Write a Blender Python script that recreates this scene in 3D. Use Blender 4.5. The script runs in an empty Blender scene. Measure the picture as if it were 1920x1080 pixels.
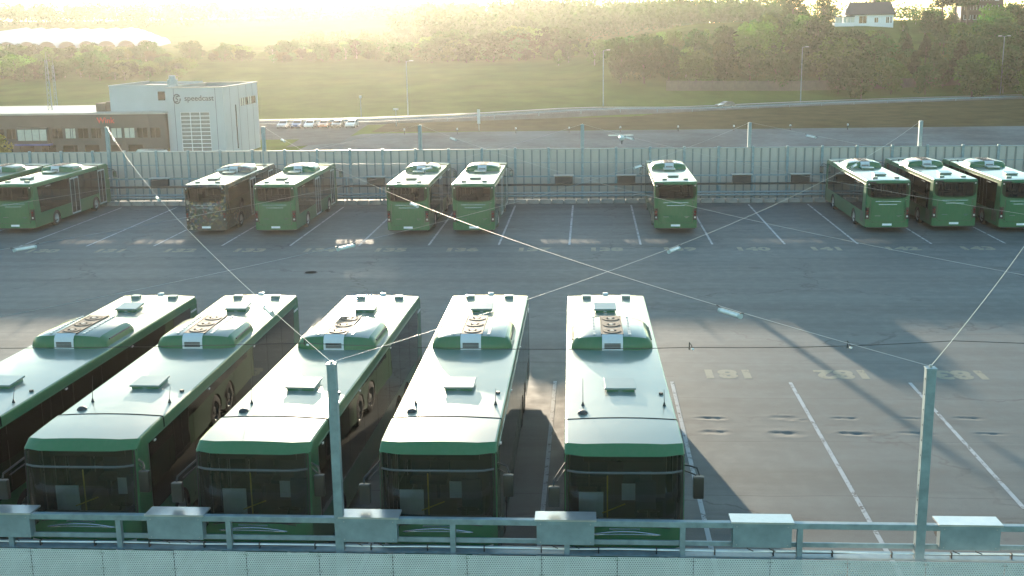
import bpy, bmesh, math, random
import numpy as np
from mathutils import Matrix, Vector

scene = bpy.context.scene
COL = scene.collection

# ------------------------------------------------------------------ camera
CAM_H = 11.82
pitch, yaw, roll = 0.2174, 0.0677, -0.0152
cy, sy, cp, sp = math.cos(yaw), math.sin(yaw), math.cos(pitch), math.sin(pitch)
fw = Vector((-sy * cp, cy * cp, -sp))
rt = Vector((cy, sy, 0))
up = rt.cross(fw)
r2 = rt * math.cos(roll) + up * math.sin(roll)
u2 = up * math.cos(roll) - rt * math.sin(roll)
cam_data = bpy.data.cameras.new("camera")
cam = bpy.data.objects.new("camera", cam_data)
COL.objects.link(cam)
cam.matrix_world = Matrix(((r2.x, u2.x, -fw.x, 0), (r2.y, u2.y, -fw.y, 0), (r2.z, u2.z, -fw.z, CAM_H), (0, 0, 0, 1)))
cam_data.sensor_width = 36
cam_data.lens = 2179.4 / 1920 * 36
cam_data.clip_start = 0.5
cam_data.clip_end = 9000
scene.camera = cam

# ------------------------------------------------------------------ light
SUN_EL, SUN_AZ = 5.6, 11.7          # azimuth: degrees left of +Y
SKY_STRENGTH, SUN_STRENGTH, EXPOSURE = 0.15, 3.2, 2.3
world = bpy.data.worlds.new("World")
scene.world = world
world.use_nodes = True
wn = world.node_tree.nodes
wl = world.node_tree.links
sky = wn.new("ShaderNodeTexSky")
sky.sky_type = 'NISHITA'
sky.sun_disc = False
sky.sun_elevation = math.radians(SUN_EL)
sky.sun_rotation = math.radians(-SUN_AZ)
sky.air_density = 1.0
sky.dust_density = 0.35
sky.ozone_density = 1.8
bg = wn["Background"]
bg.inputs["Strength"].default_value = SKY_STRENGTH
tint = wn.new("ShaderNodeMix")      # tints the sky colour slightly greener and cooler
tint.data_type = 'RGBA'
tint.blend_type = 'MULTIPLY'
tint.inputs[0].default_value = 1.0
tint.inputs[7].default_value = (0.89, 1.0, 0.95, 1)
wl.new(sky.outputs[0], tint.inputs[6])
wl.new(tint.outputs[2], bg.inputs["Color"])

sun_data = bpy.data.lights.new("sun", 'SUN')
sun_data.energy = SUN_STRENGTH
sun_data.angle = math.radians(0.53)
sun_data.color = (1.0, 0.83, 0.62)
sun = bpy.data.objects.new("sun", sun_data)
COL.objects.link(sun)
e, a = math.radians(SUN_EL), math.radians(SUN_AZ)
to_sun = Vector((-math.sin(a) * math.cos(e), math.cos(a) * math.cos(e), math.sin(e)))
sun.rotation_euler = to_sun.to_track_quat('Z', 'Y').to_euler()
sun.location = to_sun * 300

vs = scene.view_settings
vs.view_transform = 'Standard'
vs.look = 'None'
vs.exposure = EXPOSURE
vs.gamma = 1.0
vs.use_curve_mapping = False
cyc = scene.cycles
cyc.use_denoising = True
cyc.max_bounces = 7
cyc.diffuse_bounces = 2
cyc.glossy_bounces = 4
cyc.transmission_bounces = 4
cyc.transparent_max_bounces = 12
cyc.volume_bounces = 0
cyc.sample_clamp_indirect = 6.0
cyc.caustics_reflective = False
cyc.caustics_refractive = False

# ------------------------------------------------------------------ materials
MATS = {}


def new_mat(name):
    m = bpy.data.materials.new(name)
    m.use_nodes = True
    m.node_tree.nodes.clear()
    n, l = m.node_tree.nodes, m.node_tree.links
    out = n.new("ShaderNodeOutputMaterial")
    MATS[name] = m
    return m, n, l, out


def noise(n, l, scale, detail=4, rough=0.55, coord="Object", stretch=None):
    tc = n.new("ShaderNodeTexCoord")
    src = tc.outputs[coord]
    if stretch:
        mp = n.new("ShaderNodeMapping")
        mp.inputs["Scale"].default_value = stretch
        l.new(src, mp.inputs[0])
        src = mp.outputs[0]
    t = n.new("ShaderNodeTexNoise")
    t.inputs["Scale"].default_value = scale
    t.inputs["Detail"].default_value = detail
    t.inputs["Roughness"].default_value = rough
    l.new(src, t.inputs["Vector"])
    return t.outputs[0]


def ramp(n, l, fac, stops):
    r = n.new("ShaderNodeValToRGB")
    els = r.color_ramp.elements
    while len(els) < len(stops):
        els.new(0.5)
    for el, (p, c) in zip(els, stops):
        el.position = p
        el.color = (*c, 1) if len(c) == 3 else c
    l.new(fac, r.inputs[0])
    return r.outputs[0]


def mixc(n, l, fac, c1, c2, mode='MIX'):
    m = n.new("ShaderNodeMix")
    m.data_type = 'RGBA'
    m.blend_type = mode
    if isinstance(fac, (int, float)):
        m.inputs[0].default_value = fac
    else:
        l.new(fac, m.inputs[0])
    for i, c in ((6, c1), (7, c2)):
        if isinstance(c, tuple):
            m.inputs[i].default_value = (*c, 1)
        else:
            l.new(c, m.inputs[i])
    return m.outputs[2]


def bump(n, l, h, dist, strength=1.0):
    b = n.new("ShaderNodeBump")
    b.inputs["Distance"].default_value = dist
    b.inputs["Strength"].default_value = strength
    l.new(h, b.inputs["Height"])
    return b.outputs[0]


def mat(name, col, rough=0.5, metal=0.0, coat=0.0, coat_rough=0.05, var=0.12, vscale=3.0, spec=0.5, bmp=0.0, bscale=30):
    m, n, l, out = new_mat(name)
    p = n.new("ShaderNodeBsdfPrincipled")
    p.inputs["Metallic"].default_value = metal
    p.inputs["Coat Weight"].default_value = coat
    p.inputs["Coat Roughness"].default_value = coat_rough
    p.inputs["Specular IOR Level"].default_value = spec
    nz = noise(n, l, vscale, 5)
    lo = tuple(c * (1 - var) for c in col)
    hi = tuple(min(1, c * (1 + var)) for c in col)
    l.new(ramp(n, l, nz, [(0.3, lo), (0.7, hi)]), p.inputs["Base Color"])
    mr = n.new("ShaderNodeMapRange")
    mr.inputs["From Min"].default_value = 0.3
    mr.inputs["From Max"].default_value = 0.7
    mr.inputs["To Min"].default_value = max(0.0, rough * 0.85)
    mr.inputs["To Max"].default_value = min(1.0, rough * 1.15)
    l.new(nz, mr.inputs[0])
    l.new(mr.outputs[0], p.inputs["Roughness"])
    if bmp:
        l.new(bump(n, l, noise(n, l, bscale, 3), bmp), p.inputs["Normal"])
    l.new(p.outputs[0], out.inputs[0])
    return m


def matte(name, col, var=0.3, vscale=0.2, rough=1.0):
    m, n, l, out = new_mat(name)
    d = n.new("ShaderNodeBsdfDiffuse")
    d.inputs["Roughness"].default_value = rough
    nz = noise(n, l, vscale, 6, 0.62)
    nz2 = noise(n, l, vscale * 14, 4, 0.6)
    c = ramp(n, l, nz, [(0.3, tuple(x * (1 - var) for x in col)), (0.7, tuple(x * (1 + var) for x in col))])
    c = mixc(n, l, 0.5, c, ramp(n, l, nz2, [(0.3, (.7,) * 3), (0.7, (1.25,) * 3)]), 'MULTIPLY')
    l.new(c, d.inputs[0])
    l.new(d.outputs[0], out.inputs[0])


def two_sided(name, inner=(0.035, 0.035, 0.036)):
    """the inside of a single-skin shell is trim, not paint"""
    m = MATS[name]
    n, l = m.node_tree.nodes, m.node_tree.links
    out = [x for x in n if x.type == 'OUTPUT_MATERIAL'][0]
    src = out.inputs[0].links[0].from_socket
    g = n.new("ShaderNodeNewGeometry")
    d = n.new("ShaderNodeBsdfDiffuse")
    d.inputs[0].default_value = (*inner, 1)
    mx = n.new("ShaderNodeMixShader")
    l.new(g.outputs["Backfacing"], mx.inputs[0])
    l.new(src, mx.inputs[1])
    l.new(d.outputs[0], mx.inputs[2])
    l.new(mx.outputs[0], out.inputs[0])


def paint(name, col, dust_veil=0.12):
    m, n, l, out = new_mat(name)
    p = n.new("ShaderNodeBsdfPrincipled")
    nz = noise(n, l, 1.3, 6, 0.6)
    nz2 = noise(n, l, 9.0, 4, 0.6, stretch=(1, 1, 0.25))
    c = mixc(n, l, ramp(n, l, nz2, [(0.45, (0, 0, 0)), (0.8, (dust_veil, dust_veil, dust_veil))]), col, (0.20, 0.19, 0.16))
    c = mixc(n, l, ramp(n, l, nz, [(0.35, (0, 0, 0)), (0.75, (0.25, 0.25, 0.25))]), c, tuple(x * 0.7 for x in col))
    l.new(c, p.inputs["Base Color"])
    p.inputs["Roughness"].default_value = 0.38
    p.inputs["Coat Weight"].default_value = 0.75
    p.inputs["Coat IOR"].default_value = 1.33
    p.inputs["Specular IOR Level"].default_value = 0.08
    l.new(ramp(n, l, nz2, [(0.35, (0.06,) * 3), (0.8, (0.20,) * 3)]), p.inputs["Coat Roughness"])
    b = bump(n, l, noise(n, l, 1.6, 2), 0.006)
    l.new(b, p.inputs["Coat Normal"])
    l.new(p.outputs[0], out.inputs[0])
    return m


paint("green paint", (0.042, 0.140, 0.064))
two_sided("green paint")
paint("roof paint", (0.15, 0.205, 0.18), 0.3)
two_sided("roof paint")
paint("white paint", (0.55, 0.58, 0.60))


def collage():
    """dark all-over printed wrap: many small coloured scraps"""
    m, n, l, out = new_mat("printed wrap")
    p = n.new("ShaderNodeBsdfPrincipled")
    tc = n.new("ShaderNodeTexCoord")
    v = n.new("ShaderNodeTexVoronoi")
    v.inputs["Scale"].default_value = 9.0
    nzv = n.new("ShaderNodeTexNoise")
    nzv.inputs["Scale"].default_value = 5.0
    l.new(tc.outputs["Object"], nzv.inputs["Vector"])
    add = n.new("ShaderNodeMix")
    add.data_type = 'VECTOR'
    add.inputs[0].default_value = 0.12
    l.new(tc.outputs["Object"], add.inputs[4])
    l.new(nzv.outputs["Color"], add.inputs[5])
    l.new(add.outputs[1], v.inputs["Vector"])
    sep = n.new("ShaderNodeSeparateColor")
    l.new(v.outputs["Color"], sep.inputs[0])
    c = ramp(n, l, sep.outputs[0], [(0.0, (0.012, 0.014, 0.010)), (0.32, (0.05, 0.06, 0.02)), (0.5, (0.02, 0.03, 0.07)),
                                    (0.64, (0.16, 0.05, 0.03)), (0.78, (0.24, 0.19, 0.07)), (0.9, (0.06, 0.09, 0.13)), (1.0, (0.35, 0.30, 0.24))])
    r = n.new("ShaderNodeValToRGB")
    r.color_ramp.elements[0].position = 0.0
    r.color_ramp.elements[1].position = 0.09
    l.new(v.outputs["Distance"], r.inputs[0])
    c = mixc(n, l, 0.6, c, r.outputs[0], 'MULTIPLY')
    nz = noise(n, l, 0.7, 2)
    c = mixc(n, l, ramp(n, l, nz, [(0.42, (0.75,) * 3), (0.6, (0,) * 3)]), c, (0.022, 0.020, 0.014))
    l.new(c, p.inputs["Base Color"])
    p.inputs["Roughness"].default_value = 0.4
    p.inputs["Coat Weight"].default_value = 0.8
    l.new(p.outputs[0], out.inputs[0])
    return m


collage()
two_sided("printed wrap")


def glass(name, tint, trans, rough=0.015, dust_veil=(0.012, 0.013, 0.012)):
    m, n, l, out = new_mat(name)
    t = n.new("ShaderNodeBsdfTransparent")
    t.inputs[0].default_value = (*tint, 1)
    d = n.new("ShaderNodeBsdfDiffuse")
    d.inputs[0].default_value = (*dust_veil, 1)
    g = n.new("ShaderNodeBsdfGlossy")
    g.inputs["Roughness"].default_value = rough
    g.inputs[0].default_value = (0.92, 0.95, 0.95, 1)
    b = bump(n, l, noise(n, l, 0.9, 2), 0.004)
    l.new(b, g.inputs["Normal"])
    m1 = n.new("ShaderNodeMixShader")
    m1.inputs[0].default_value = trans
    l.new(d.outputs[0], m1.inputs[1])
    l.new(t.outputs[0], m1.inputs[2])
    f = n.new("ShaderNodeFresnel")
    f.inputs[0].default_value = 1.52
    m2 = n.new("ShaderNodeMixShader")
    l.new(f.outputs[0], m2.inputs[0])
    l.new(m1.outputs[0], m2.inputs[1])
    l.new(g.outputs[0], m2.inputs[2])
    l.new(m2.outputs[0], out.inputs[0])
    return m


glass("windscreen glass", (0.55, 0.62, 0.60), 0.88, dust_veil=(0.06, 0.072, 0.07))  # dusty grey film, also painting in the pale reflection over the glass
glass("tinted glass", (0.46, 0.47, 0.44), 0.92)
glass("dark glass", (0.26, 0.28, 0.27), 0.7)
glass("building glass", (0.3, 0.33, 0.34), 0.35)
glass("clear glass", (0.8, 0.84, 0.82), 0.97)

mat("black plastic", (0.014, 0.015, 0.015), 0.42)
mat("black rubber", (0.018, 0.018, 0.018), 0.8)
matte("black matte", (0.012, 0.013, 0.013), .2, 3.0)
mat("frame black", (0.012, 0.013, 0.013), 0.3)
mat("dark trim", (0.035, 0.037, 0.038), 0.6)
mat("divider trim", (0.065, 0.085, 0.09), 0.4)
mat("seat fabric", (0.04, 0.055, 0.07), 0.9)
mat("floor vinyl", (0.05, 0.052, 0.052), 0.7)
mat("rim steel", (0.45, 0.46, 0.46), 0.42, metal=0.6)
mat("chrome", (0.72, 0.74, 0.75), 0.16, metal=1.0, var=0.05)
mat("yellow rail", (0.36, 0.27, 0.03), 0.4)
mat("grey panel", (0.36, 0.42, 0.43), 0.5)
mat("fan tray", (0.115, 0.085, 0.06), 0.7, var=0.3, vscale=8)
mat("fan ring", (0.022, 0.015, 0.011), 0.7)
mat("fan hub", (0.34, 0.30, 0.26), 0.5)
mat("grille dark", (0.06, 0.055, 0.055), 0.6)
mat("red lens", (0.13, 0.010, 0.008), 0.2, coat=0.6)
mat("clear lens", (0.62, 0.60, 0.56), 0.16, coat=0.5)
mat("lamp housing", (0.022, 0.010, 0.009), 0.3, coat=0.5)
mat("number plate white", (0.72, 0.75, 0.78), 0.45)
mat("galvanised steel", (0.215, 0.285, 0.31), 0.5, metal=0.35, var=0.2, vscale=5)
mat("rib steel", (0.20, 0.215, 0.21), 0.55, metal=0.2, var=0.15)
mat("galvanised wire", (0.38, 0.39, 0.38), 0.4, metal=0.75)
mat("dark cable", (0.03, 0.03, 0.03), 0.5)
mat("cabinet steel", (0.20, 0.265, 0.29), 0.45, metal=0.25, var=0.15, vscale=4)
mat("lid steel", (0.50, 0.50, 0.49), 0.36, metal=0.6, var=0.12, vscale=4)
mat("concrete", (0.30, 0.29, 0.27), 0.85, var=0.25, vscale=2, bmp=0.01)
mat("wall panel", (0.41, 0.385, 0.345), 0.65, var=0.18, vscale=0.7)
mat("luminaire white", (0.62, 0.66, 0.66), 0.25, coat=0.4)
mat("white line", (0.42, 0.45, 0.46), 0.7, var=0.25, vscale=4)
mat("cladding grey", (0.36, 0.40, 0.42), 0.55, var=0.06, vscale=0.4)
mat("cladding dark", (0.055, 0.05, 0.045), 0.6, var=0.2, vscale=0.4)
mat("roof membrane", (0.34, 0.32, 0.29), 0.6, var=0.2, vscale=0.3)
mat("roof dark", (0.05, 0.048, 0.046), 0.75)
mat("sign dark", (0.07, 0.075, 0.08), 0.5)
mat("sign red", (0.55, 0.04, 0.03), 0.5)
mat("sign blue", (0.05, 0.08, 0.28), 0.5)
mat("door light", (0.17, 0.165, 0.155), 0.4)
mat("window light", (0.45, 0.46, 0.40), 0.4)  # pale opaque panes: light showing through is put into the colour
mat("car black", (0.02, 0.022, 0.025), 0.3, coat=1)
mat("car white", (0.6, 0.6, 0.58), 0.35, coat=1)
mat("car orange", (0.45, 0.11, 0.03), 0.35, coat=1)
mat("car blue", (0.05, 0.09, 0.2), 0.35, coat=1)
mat("car silver", (0.35, 0.36, 0.37), 0.3, coat=1, metal=0.4)
mat("house white", (0.68, 0.69, 0.70), 0.6, var=0.06)
mat("house brown", (0.075, 0.05, 0.038), 0.75, var=0.2)
mat("slate roof", (0.045, 0.045, 0.05), 0.7, var=0.2)
mat("fence wood", (0.13, 0.095, 0.07), 0.85, var=0.3, vscale=0.8)
mat("bark", (0.07, 0.055, 0.04), 0.9, var=0.3, vscale=4)
mat("birch bark", (0.30, 0.28, 0.25), 0.8, var=0.3, vscale=4)
mat("polytunnel film", (0.24, 0.285, 0.33), 0.5, var=0.1, spec=0.25)
matte("gravel surface", (0.125, 0.142, 0.148), 0.3, 0.08)
matte("road asphalt", (0.12, 0.125, 0.125), 0.2, 0.3)
matte("verge grass", (0.062, 0.054, 0.026), 0.4, 0.25)


def asphalt():
    m, n, l, out = new_mat("yard asphalt")
    p = n.new("ShaderNodeBsdfPrincipled")
    big = noise(n, l, 0.10, 5, 0.6)
    lanes = noise(n, l, 0.55, 5, 0.6, stretch=(0.06, 1.0, 1))       # paver lanes run along X
    fine = noise(n, l, 38.0, 4, 0.7)
    mid = noise(n, l, 1.7, 6, 0.65)
    c = ramp(n, l, big, [(0.3, (0.084, 0.098, 0.096)), (0.7, (0.114, 0.129, 0.125))])
    c = mixc(n, l, ramp(n, l, lanes, [(0.35, (0.8,) * 3), (0.6, (0,) * 3)]), c, (0.060, 0.069, 0.066))
    c = mixc(n, l, ramp(n, l, mid, [(0.55, (0,) * 3), (0.85, (0.5,) * 3)]), c, (0.125, 0.125, 0.118))
    c = mixc(n, l, 0.55, c, ramp(n, l, fine, [(0.3, (0.55,) * 3), (0.7, (1.35,) * 3)]), 'MULTIPLY')
    # oil spots
    v = n.new("ShaderNodeTexVoronoi")
    v.inputs["Scale"].default_value = 0.16
    tc = n.new("ShaderNodeTexCoord")
    l.new(tc.outputs["Object"], v.inputs["Vector"])
    c = mixc(n, l, ramp(n, l, v.outputs["Distance"], [(0.0, (0.5,) * 3), (0.07, (0,) * 3)]), c, (0.02, 0.019, 0.018))
    # fine wandering cracks
    vc = n.new("ShaderNodeTexVoronoi")
    vc.feature = 'DISTANCE_TO_EDGE'
    vc.inputs["Scale"].default_value = 0.13
    wn_ = n.new("ShaderNodeTexNoise")
    wn_.inputs["Scale"].default_value = 0.9
    wn_.inputs["Detail"].default_value = 6
    l.new(tc.outputs["Object"], wn_.inputs["Vector"])
    wmx = n.new("ShaderNodeMix")
    wmx.data_type = 'VECTOR'
    wmx.inputs[0].default_value = 0.25
    sc_ = n.new("ShaderNodeVectorMath")
    sc_.operation = 'SCALE'
    sc_.inputs[3].default_value = 8.0
    l.new(wn_.outputs["Color"], sc_.inputs[0])
    l.new(tc.outputs["Object"], wmx.inputs[4])
    l.new(sc_.outputs[0], wmx.inputs[5])
    l.new(wmx.outputs[1], vc.inputs["Vector"])
    cm = mixc(n, l, 1.0, ramp(n, l, vc.outputs["Distance"], [(0.0, (.6,) * 3), (0.004, (.5,) * 3), (0.009, (0,) * 3)]), ramp(n, l, big, [(0.45, (0,) * 3), (0.55, (1,) * 3)]), 'MULTIPLY')
    c = mixc(n, l, cm, c, (0.028, 0.028, 0.028))
    # oil stains, also painting in the dark shade of wheel dents
    sx = n.new("ShaderNodeSeparateXYZ")
    l.new(tc.outputs["Object"], sx.inputs[0])
    spots = noise(n, l, 1.3, 4, 0.6, stretch=(0.55, 1.6, 1))
    for yc0, wd in ((68.6, 2.2), (34.2, 3.0), (27.0, 3.0)):
        df = n.new("ShaderNodeMath")
        df.operation = 'SUBTRACT'
        l.new(sx.outputs[1], df.inputs[0])
        df.inputs[1].default_value = yc0
        ab = n.new("ShaderNodeMath")
        ab.operation = 'ABSOLUTE'
        l.new(df.outputs[0], ab.inputs[0])
        mr = n.new("ShaderNodeMapRange")
        mr.inputs["From Min"].default_value = 0.0
        mr.inputs["From Max"].default_value = wd
        mr.inputs["To Min"].default_value = 0.14
        mr.inputs["To Max"].default_value = -0.25
        l.new(ab.outputs[0], mr.inputs[0])
        ad = n.new("ShaderNodeMath")
        ad.operation = 'ADD'
        l.new(spots, ad.inputs[0])
        l.new(mr.outputs[0], ad.inputs[1])
        c = mixc(n, l, ramp(n, l, ad.outputs[0], [(0.66, (0,) * 3), (0.82, (0.55,) * 3)]), c, (0.035, 0.035, 0.034))
    # seams between paver lanes
    sp_ = n.new("ShaderNodeSeparateXYZ")
    l.new(tc.outputs["Object"], sp_.inputs[0])
    wob = noise(n, l, 0.25, 2)
    ma = n.new("ShaderNodeMath")
    ma.operation = 'MULTIPLY_ADD'
    ma.inputs[1].default_value = 0.35
    l.new(wob, ma.inputs[0])
    l.new(sp_.outputs[1], ma.inputs[2])
    pp = n.new("ShaderNodeMath")
    pp.operation = 'PINGPONG'
    pp.inputs[1].default_value = 2.05
    l.new(ma.outputs[0], pp.inputs[0])
    c = mixc(n, l, ramp(n, l, pp.outputs[0], [(0.0, (0.6,) * 3), (0.012, (0.45,) * 3), (0.03, (0,) * 3)]), c, (0.030, 0.030, 0.030))
    l.new(c, p.inputs["Base Color"])
    l.new(ramp(n, l, mid, [(0.3, (0.62,) * 3), (0.75, (0.85,) * 3)]), p.inputs["Roughness"])
    p.inputs["Specular IOR Level"].default_value = 0.4
    l.new(bump(n, l, fine, 0.006, 0.6), p.inputs["Normal"])
    l.new(p.outputs[0], out.inputs[0])


asphalt()


def worn(name, col, thresh, rough=0.75):
    """road paint with worn-through spots where the asphalt shows"""
    m, n, l, out = new_mat(name)
    p = n.new("ShaderNodeBsdfPrincipled")
    nz = noise(n, l, 14.0, 6, 0.7)
    nz2 = noise(n, l, 2.0, 3, 0.6)
    f = mixc(n, l, 0.5, ramp(n, l, nz, [(0, (0,) * 3), (1, (1,) * 3)]), ramp(n, l, nz2, [(0, (0,) * 3), (1, (1,) * 3)]))
    c = ramp(n, l, f, [(thresh, (0.06, 0.058, 0.054)), (thresh + 0.08, col), (1.0, tuple(x * 1.15 for x in col))])
    l.new(c, p.inputs["Base Color"])
    p.inputs["Roughness"].default_value = rough
    l.new(p.outputs[0], out.inputs[0])


worn("worn white line", (0.33, 0.36, 0.37), 0.405)
worn("worn yellow paint", (0.21, 0.20, 0.145), 0.385)


def perforated():
    m, n, l, out = new_mat("perforated sheet")
    p = n.new("ShaderNodeBsdfPrincipled")
    tc = n.new("ShaderNodeTexCoord")
    sp_ = n.new("ShaderNodeSeparateXYZ")
    l.new(tc.outputs["Object"], sp_.inputs[0])

    def M(op, a_, b_=None):
        q = n.new("ShaderNodeMath")
        q.operation = op
        for i, x in enumerate((a_, b_)):
            if x is None:
                continue
            if isinstance(x, (int, float)):
                q.inputs[i].default_value = x
            else:
                l.new(x, q.inputs[i])
        return q.outputs[0]
    s = 0.048
    u = M('DIVIDE', sp_.outputs[0], s)
    v = M('DIVIDE', sp_.outputs[2], s * 0.866)
    row = M('FLOOR', v)
    u = M('ADD', u, M('MULTIPLY', M('MODULO', row, 2.0), 0.5))
    du = M('SUBTRACT', M('FRACT', u), 0.5)
    dv = M('MULTIPLY', M('SUBTRACT', M('FRACT', v), 0.5), 0.866)
    d = M('SQRT', M('ADD', M('MULTIPLY', du, du), M('MULTIPLY', dv, dv)))
    hole = M('LESS_THAN', d, 0.235)
    nz = noise(n, l, 2.5, 5)
    l.new(ramp(n, l, nz, [(0.3, (0.58, 0.60, 0.60)), (0.7, (0.68, 0.70, 0.70))]), p.inputs["Base Color"])
    p.inputs["Metallic"].default_value = 0.3
    p.inputs["Roughness"].default_value = 0.5
    t = n.new("ShaderNodeBsdfTransparent")
    mx = n.new("ShaderNodeMixShader")
    l.new(hole, mx.inputs[0])
    l.new(p.outputs[0], mx.inputs[1])
    l.new(t.outputs[0], mx.inputs[2])
    l.new(mx.outputs[0], out.inputs[0])


perforated()


def terrain_mat():
    m, n, l, out = new_mat("meadow")
    p = n.new("ShaderNodeBsdfDiffuse")
    a1 = noise(n, l, 0.012, 5, 0.6)
    a2 = noise(n, l, 0.12, 6, 0.65)
    c = ramp(n, l, a1, [(0.3, (0.055, 0.095, 0.016)), (0.5, (0.075, 0.12, 0.022)), (0.7, (0.105, 0.13, 0.028))])
    c = mixc(n, l, 0.6, c, ramp(n, l, a2, [(0.3, (0.6,) * 3), (0.7, (1.3,) * 3)]), 'MULTIPLY')
    l.new(c, p.inputs[0])
    l.new(p.outputs[0], out.inputs[0])


terrain_mat()


def leaf_mat(name, c1, c2, trans=0.42):
    m, n, l, out = new_mat(name)
    d = n.new("ShaderNodeBsdfDiffuse")
    t = n.new("ShaderNodeBsdfTranslucent")
    oi = n.new("ShaderNodeObjectInfo")
    nz = noise(n, l, 0.9, 3)
    c = ramp(n, l, nz, [(0.3, c1), (0.7, c2)])
    hs = n.new("ShaderNodeHueSaturation")
    mr = n.new("ShaderNodeMapRange")
    mr.inputs["To Min"].default_value = 0.5
    mr.inputs["To Max"].default_value = 1.6
    l.new(oi.outputs["Random"], mr.inputs[0])
    l.new(mr.outputs[0], hs.inputs["Value"])
    mr2 = n.new("ShaderNodeMapRange")
    mr2.inputs["To Min"].default_value = 0.5
    mr2.inputs["To Max"].default_value = 0.54
    l.new(oi.outputs["Random"], mr2.inputs[0])
    l.new(mr2.outputs[0], hs.inputs["Hue"])
    l.new(c, hs.inputs["Color"])
    l.new(hs.outputs[0], d.inputs[0])
    tcol = mixc(n, l, 1.0, hs.outputs[0], (1.1, 1.45, 0.7), 'MULTIPLY')
    l.new(tcol, t.inputs[0])
    mx = n.new("ShaderNodeMixShader")
    mx.inputs[0].default_value = trans
    l.new(d.outputs[0], mx.inputs[1])
    l.new(t.outputs[0], mx.inputs[2])
    l.new(mx.outputs[0], out.inputs[0])


leaf_mat("leaves broad", (0.026, 0.076, 0.014), (0.050, 0.112, 0.022))
leaf_mat("leaves spring", (0.070, 0.125, 0.022), (0.10, 0.16, 0.032), 0.5)
leaf_mat("leaves dark", (0.026, 0.066, 0.016), (0.044, 0.086, 0.022), 0.4)
leaf_mat("leaves ochre", (0.26, 0.15, 0.035), (0.36, 0.22, 0.06), 0.4)


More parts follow.
